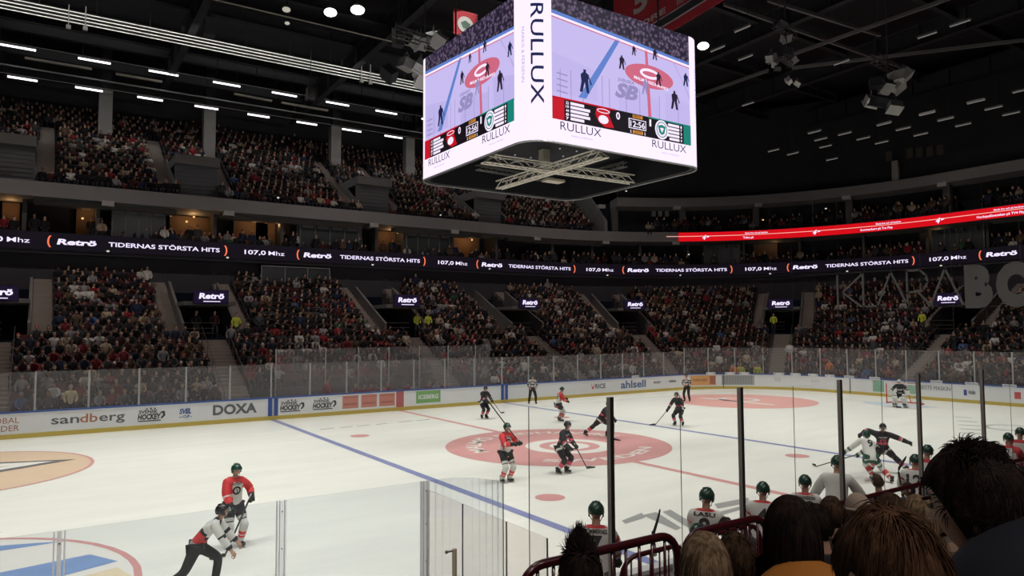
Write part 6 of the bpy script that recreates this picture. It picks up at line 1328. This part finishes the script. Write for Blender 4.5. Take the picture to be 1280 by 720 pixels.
def crowd_template(ps, sub):
    """one low body: zones 0 top, 1 legs, 2 skin, 3 hair"""
    J = joints(ps); r = [(.17, .13), (.17, .125), (.185, .125), .065, .05, .088, .066, .042, .088, .066, .042, .115, .08, .06, .05, .115, .08, .06, .05]
    co, fs = skin(jl(J), BODY_E, r, sub)
    z = chain_zone(co, fs, [([J['nec'], J['che'], J['wai'], J['pel']], [(1, 0)]), ([J['nec'], J['hea']], [(1, 2)])]+[([J['sh'+s], J['el'+s], J['ha'+s]], [(.93, 0), (1, 2)]) for s in 'lr']+[([J['pel'], J['hi'+s], J['kn'+s], J['an'+s], J['to'+s]], [(.1, 0), (1, 1)]) for s in 'lr'])
    mb = MB(); n, m = (12, 8) if sub else (7, 5); mb.ball((0, 0, 0), (.08, .098, .12), n, m); a = len(mb.f); mb.ball((0, .016, .018), (.092, .104, .124), n, m)
    if sub: mb.add([(-.012, -.09, .01), (.012, -.09, .01), (0, -.115, -.02), (-.016, -.09, -.025), (.016, -.09, -.025)], [(0, 3, 2), (0, 2, 1), (1, 2, 4)]); [mb.ball((s*.08, .0, -.01), (.012, .02, .03), 6, 4) for s in (-1, 1)]
    # keep the hair cap off the face
    hv = [R_ for R_ in mb.v]; hf, hz = [], []
    nb = n*(m-1)+2
    for i, f in enumerate(mb.f):
        c = sum((Vector(mb.v[k]) for k in f), Vector())/len(f)
        if a <= i < 2*a:
            if c.y < -.03 and c.z < .055: continue
            if c.z < -.07: continue
            hf.append(f); hz.append(3)
        else: hf.append(f); hz.append(2)
    hv = [J['Rh'] @ Vector(v) + J['hea'] for v in hv]; o = len(co)
    V = np.vstack([co, np.array([tuple(v) for v in hv])]); F = [tuple(f) for f in fs]+[tuple(k+o for k in f) for f in hf]; return V, F, z+hz
NEAR_T = {k: crowd_template(v, 1) for k, v in POSES.items()}; FAR_T = {k: crowd_template(v, 0) for k, v in POSES.items()}
PMAT = {k: mat('cloth_'+k.replace(' ', '_'), v, .85) for k, v in PAL.items()}; HMAT = {k: mat('crowd_'+k.replace(' ', '_'), v, .7) for k, v in HPAL.items()}; SMAT = [mat('skin_tone_%d' % i, v, .6) for i, v in enumerate(SK)]; LEGM = mat('crowd_legs', (.02, .022, .03), .85)
MC = {}
def near_person(pos, rz, pose, top, hair, sk, label, group, k=1.0):
    key = (pose, top, hair, sk)
    if key not in MC:
        V, F, Z = NEAR_T[pose]; MC[key] = mesh_from([([tuple(v) for v in V], F, Z)], [PMAT[top], LEGM, SMAT[sk], HMAT[hair]], 'spectator')
    o = bpy.data.objects.new('person', MC[key]); C.objects.link(o); o.location = pos; o.rotation_euler = (0, 0, rz); o.scale = (k, k, k); return tag(o, label, 'person', group)
rc = random.Random(21)
def pick(d, r): 
    x = r.random()*sum(d.values())
    for k, v in d.items():
        x -= v
        if x <= 0: return k
    return k
WT = {'black jacket': 52, 'dark grey jacket': 14, 'navy jacket': 5, 'red jersey': 3, 'maroon sweater': 9, 'white shirt': 4, 'brown coat': 7, 'beige coat': 3, 'grey hoodie': 4, 'green jacket': .7, 'blue jacket': .5}
WH = {'dark hair': 30, 'brown hair': 30, 'fair hair': 14, 'grey hair': 12, 'white cap': 4, 'red cap': 3, 'black cap': 7}
WP = {'sit': 36, 'sit forward': 20, 'clap': 14, 'lean back': 16, 'phone': 10, 'stand': 4}
places = []   # (pos, facing rz, tier, row, L, dxnearest)
def inview(p, m=25):
    q = np.array(p)-CAM; z = q@_d
    if z < 1: return False
    u, v = 640+FPX*(q@_r2)/z, 360-FPX*(q@_u2)/z; return -m < u < 1280+m and -m < v < 720+m
def add_row(tier, i, s, z, vs, t0, t1, skip, occ=.92, step=.54):
    L = t2L(t0, s)+(.27 if i % 2 else 0); L1 = t2L(t1, s)
    while L < L1:
        dxs = [(L-t2L(v, s), j) for j, v in enumerate(vs)]; dx, j = min(dxs, key=lambda q: abs(q[0])) if dxs else (99, 0)
        if not skip(abs(dx), s):
            t = L2t(L, s); p, n, g = ring(t, s); P0 = Vector((p[0], p[1], z))
            if inview(P0+V3(0, 0, 1)): places.append([P0, math.atan2(-n[0], n[1]) , tier, i, dx, j, rc.random() < occ])
        L += step
for i, (s, z) in enumerate(LROW):
    add_row('lower', i, s+.3, z, LV, -30, 52, (lambda d, s: d < 2.8) if s > 9.6 else (lambda d, s: d < .95 or (s < 4.4 and False)), occ=.93)
for i, (s, z) in enumerate(UROW):
    add_row('upper', i, s+.3, z, UV, -30, UT_END-.3, lambda d, s: (d < 2.75 if 18.5 < s < 23 else 1.5 < d < 2.75 if 23 <= s < 28 else (d < 1.5 if s <= 18.5 else False)), occ=.93)
places = [p for p in places if not (p[2] == 'lower' and p[3] < 2 and -8.5 < p[0].x < 6.5)]
extra = []
for lev, z, t0, t1, oc in (('suite', 10.45, -30, 50, .62), ('ring', 14.2, UT_END+1.5, 50, .6)):
    for i, s in enumerate((17.7, 18.35, 19.0)):
        L = t2L(t0, s)
        while L < t2L(t1, s):
            dens = .5+.5*math.sin(L*.55+i)+.3*math.sin(L*1.7)
            if rc.random() < oc*max(.1, dens)*1.4:
                p, n, g = ring(L2t(L, s), s); P0 = Vector((p[0], p[1], z+.12*i)); 
                if inview(P0): extra.append([P0, math.atan2(-n[0], n[1]), lev, i, 9, 0, True])
            L += .55
places.sort(key=lambda p: (p[0]-Vector(CAM)).length)
NEAR = 262
SEATM = mat('seat_maroon', (.09, .010, .014), .5)
def seat_geo():
    mb = MB(); mb.box((0, .06, .40), (.46, .40, .06)); mb.box((0, .27, .62), (.46, .05, .44), Euler((-.12, 0, 0)).to_matrix()); mb.box((0, .12, .2), (.06, .2, .38)); mb.box((0, .25, .42), (.40, .05, .10)); return mb
SG = seat_geo(); seat_me = SG.mesh([SEATM], name='stadium_seat'); bpy.data.objects  # shared by all single seats
sn = ['left-edge stairs', 'first stairs', 'second stairs', 'third stairs']
GRPP = 'spectators in the nearest rows of the far stand'
num_ = lambda k: ordw[k-1] if 1 <= k <= 23 else '%dth' % k
cnt = {}
for q in places[:NEAR]:
    pos, rz, tier, row, dx, j, occ = q; key = (tier, row, j, dx > 0); cnt.setdefault(key, []).append(q)
for key in cnt: cnt[key].sort(key=lambda q: abs(q[4]))
first = {}
for key, qs in cnt.items():
    for n_, q in enumerate(qs): first[id(q)] = n_+1
for q in places[:NEAR]:
    pos, rz, tier, row, dx, j, occ = q; k_ = max(1, int(round((abs(dx)-.95)/.54))+1); side = 'right' if dx > 0 else 'left'
    wh = '%s row, %s %s of %s' % (num_(row+1), num_(k_), side, sn[min(j, 3)])
    so = bpy.data.objects.new('stadium_seat', seat_me); C.objects.link(so); so.location = pos; so.rotation_euler = (0, 0, rz); tag(so, 'maroon plastic seat, '+wh, 'seat', 'maroon seats in the nearest rows')
    if not occ: continue
    wt = dict(WT)
    if row < 6: wt['red jersey'] = 13; wt['white shirt'] = 7; wt['grey hoodie'] = 7; wt['black jacket'] = 38
    top, hair, pz = pick(wt, rc), pick(WH, rc), pick(WP, rc)
    near_person(pos, rz+rc.uniform(-.3, .3), pz, top, hair, rc.choice((0, 0, 1, 2, 3)), '%s in %s with %s, %s' % ('supporter' if pz == 'stand' else 'person', top, hair, wh), GRPP, rc.uniform(.92, 1.06))
# named individuals: stewards, penalty box staff
def at_uv(u, s, z): t = tpx(u, s, z+1); p, n, g = ring(t, s); return Vector((p[0], p[1], z)), math.atan2(-n[0], n[1])
for u, s, z, pose, top, hair, lab in (
    (295, 9.6, 4.0, 'stand', 'yellow vest', 'dark hair', 'steward in yellow vest standing at the portal above the left stairs'), (521, 10.1, 4.15, 'stand', 'yellow vest', 'fair hair', 'steward in yellow vest, left one of two in the portal above the penalty boxes'), (535, 10.1, 4.15, 'stand', 'yellow vest', 'dark hair', 'steward in yellow vest, right one of two in the portal above the penalty boxes'),
    (967, 9.9, 4.15, 'stand', 'yellow vest', 'dark hair', 'steward in yellow vest in the far corner portal'), (1153, 9.9, 4.15, 'stand', 'yellow vest', 'dark hair', 'steward in yellow vest in the portal under the big grey letters'),
    (245, 10.3, 4.15, 'stand', 'black jacket', 'brown hair', 'person in black jacket waiting in the portal by the left stairs'), (268, 10.3, 4.15, 'stand', 'maroon sweater', 'dark hair', 'person in maroon sweater waiting in the portal by the left stairs'),
    (88, 2.0, .35, 'stand', 'cream jacket', 'grey hair', 'man in cream jacket standing with folded hands behind the far left glass'), (790, 2.1, .35, 'stand', 'white shirt', 'brown hair', 'person in white shirt standing behind the curved glass left of the corner gate'),
    (917, 1.6, .1, 'stand', 'orange vest', 'brown hair', 'steward in orange vest behind the far corner gate'), (926, 1.7, .1, 'stand', 'yellow vest', 'brown hair', 'steward in yellow vest behind the far corner gate'), (947, 1.7, .1, 'stand', 'yellow vest', 'dark hair', 'steward in yellow vest right of the far corner gate'),
    (1037, 3.2, .45, 'stand', 'orange vest', 'brown hair', 'person in orange vest in the front rows behind the goal'),
    (409, 1.5, .1, 'stand', 'red jersey', 'brown hair', 'official in red standing at the left end of the penalty boxes')):
    p, rz = at_uv(u, s, z); near_person(p, rz, pose, top, hair, 0, lab, None)
for k, u in enumerate((444, 453, 463, 473, 484, 507, 517, 534, 545, 553)):
    p, rz = at_uv(u, 1.55, .12); near_person(p, rz, 'sit forward' if k % 2 else 'sit', 'red jersey' if k not in (6, 8) else 'grey hoodie', pick(WH, rc), 0, 'official sitting in the far penalty boxes, %s from the left' % ordw[k], 'penalty box officials', 1.05)
# everyone farther away: one crowd, too many to count
def crowd_mat():
    m = bpy.data.materials.new('crowd_cloth'); m.use_nodes = True; nt = m.node_tree; b = nt.nodes['Principled BSDF']; a = nt.nodes.new('ShaderNodeAttribute'); a.attribute_name = 'person_colour'; nt.links.new(a.outputs['Color'], b.inputs['Base Color']); b.inputs['Roughness'].default_value = .85; b.inputs['Specular IOR Level'].default_value = .2; return m
def merge_crowd(name, lst, label):
    by = {}
    for q in lst:
        if q[6]: by.setdefault(pick(WP, rc) if q[2] != 'ring' and q[2] != 'suite' else rc.choice(('stand', 'sit')), []).append(q)
    VV, LV_, LS, COL = [], [], [], []; vo = 0
    for pose, qs in by.items():
        V, F, Z = FAR_T[pose]; nv = len(V); fl = np.array([len(f) for f in F]); li = np.concatenate([np.array(f) for f in F]); zl = np.repeat(np.array(Z), fl)
        for pos, rz, tier, row, dx, j, occ in qs:
            a = rz+rc.uniform(-.35, .35); k = rc.uniform(.9, 1.07); ca, sa = math.cos(a)*k, math.sin(a)*k
            W_ = np.empty_like(V); W_[:, 0] = V[:, 0]*ca-V[:, 1]*sa+pos.x; W_[:, 1] = V[:, 0]*sa+V[:, 1]*ca+pos.y; W_[:, 2] = V[:, 2]*k+pos.z
            wt = dict(WT)
            if tier == 'lower' and row < 9: wt['red jersey'] = 7; wt['white shirt'] = 6
            pal = np.array([PAL[pick(wt, rc)], (.02, .02, .028), SK[rc.choice((0, 0, 1, 2, 3))], HPAL[pick(WH, rc)]])
            VV.append(W_); LV_.append(li+vo); LS.append(fl); COL.append(np.c_[pal[zl], np.ones(len(zl))]); vo += nv
    V = np.vstack(VV).astype('f4'); L = np.concatenate(LV_).astype('i4'); S = np.concatenate(LS).astype('i4'); COL = np.vstack(COL).astype('f4')
    me = bpy.data.meshes.new(name); me.vertices.add(len(V)); me.vertices.foreach_set('co', V.ravel()); me.loops.add(len(L)); me.loops.foreach_set('vertex_index', L); me.polygons.add(len(S)); me.polygons.foreach_set('loop_start', np.concatenate([[0], np.cumsum(S)[:-1]]).astype('i4')); me.polygons.foreach_set('loop_total', S)
    me.update(); at = me.color_attributes.new('person_colour', 'FLOAT_COLOR', 'CORNER'); at.data.foreach_set('color', COL.ravel()); me.polygons.foreach_set('use_smooth', np.ones(len(S), bool)); me.materials.append(MATS.get('crowd_cloth') or MATS.setdefault('crowd_cloth', crowd_mat())); me.update()
    o = link(name, me); o['label'] = label; o['kind'] = 'stuff'; return o
rest = places[NEAR:]
merge_crowd('distant_crowd', [q for q in rest if q[2] == 'lower']+[q for q in rest if q[2] == 'upper']+extra, 'seated crowd filling the farther rows and the upper stand')
sv = np.array(SG.v); sf = np.array(SG.f); VS, FS = [], []
for k, q in enumerate(rest):
    ca, sa = math.cos(q[1]), math.sin(q[1]); W_ = np.c_[sv[:, 0]*ca-sv[:, 1]*sa+q[0].x, sv[:, 0]*sa+sv[:, 1]*ca+q[0].y, sv[:, 2]+q[0].z]; VS.append(W_); FS.append(sf+k*len(sv))
me = bpy.data.meshes.new('distant_seats'); V = np.vstack(VS).astype('f4'); F = np.vstack(FS).astype('i4'); me.vertices.add(len(V)); me.vertices.foreach_set('co', V.ravel()); me.loops.add(F.size); me.loops.foreach_set('vertex_index', F.ravel()); me.polygons.add(len(F)); me.polygons.foreach_set('loop_start', np.arange(len(F), dtype='i4')*4); me.polygons.foreach_set('loop_total', np.full(len(F), 4, 'i4')); me.update(); me.materials.append(SEATM)
o = link('distant_seats', me); o['kind'] = 'stuff'; o['label'] = 'maroon seats in the farther rows under the crowd'
bpy.data.collections.remove(TMP)
print('places', len(places), 'extra', len(extra), 'objects', len(bpy.data.objects))
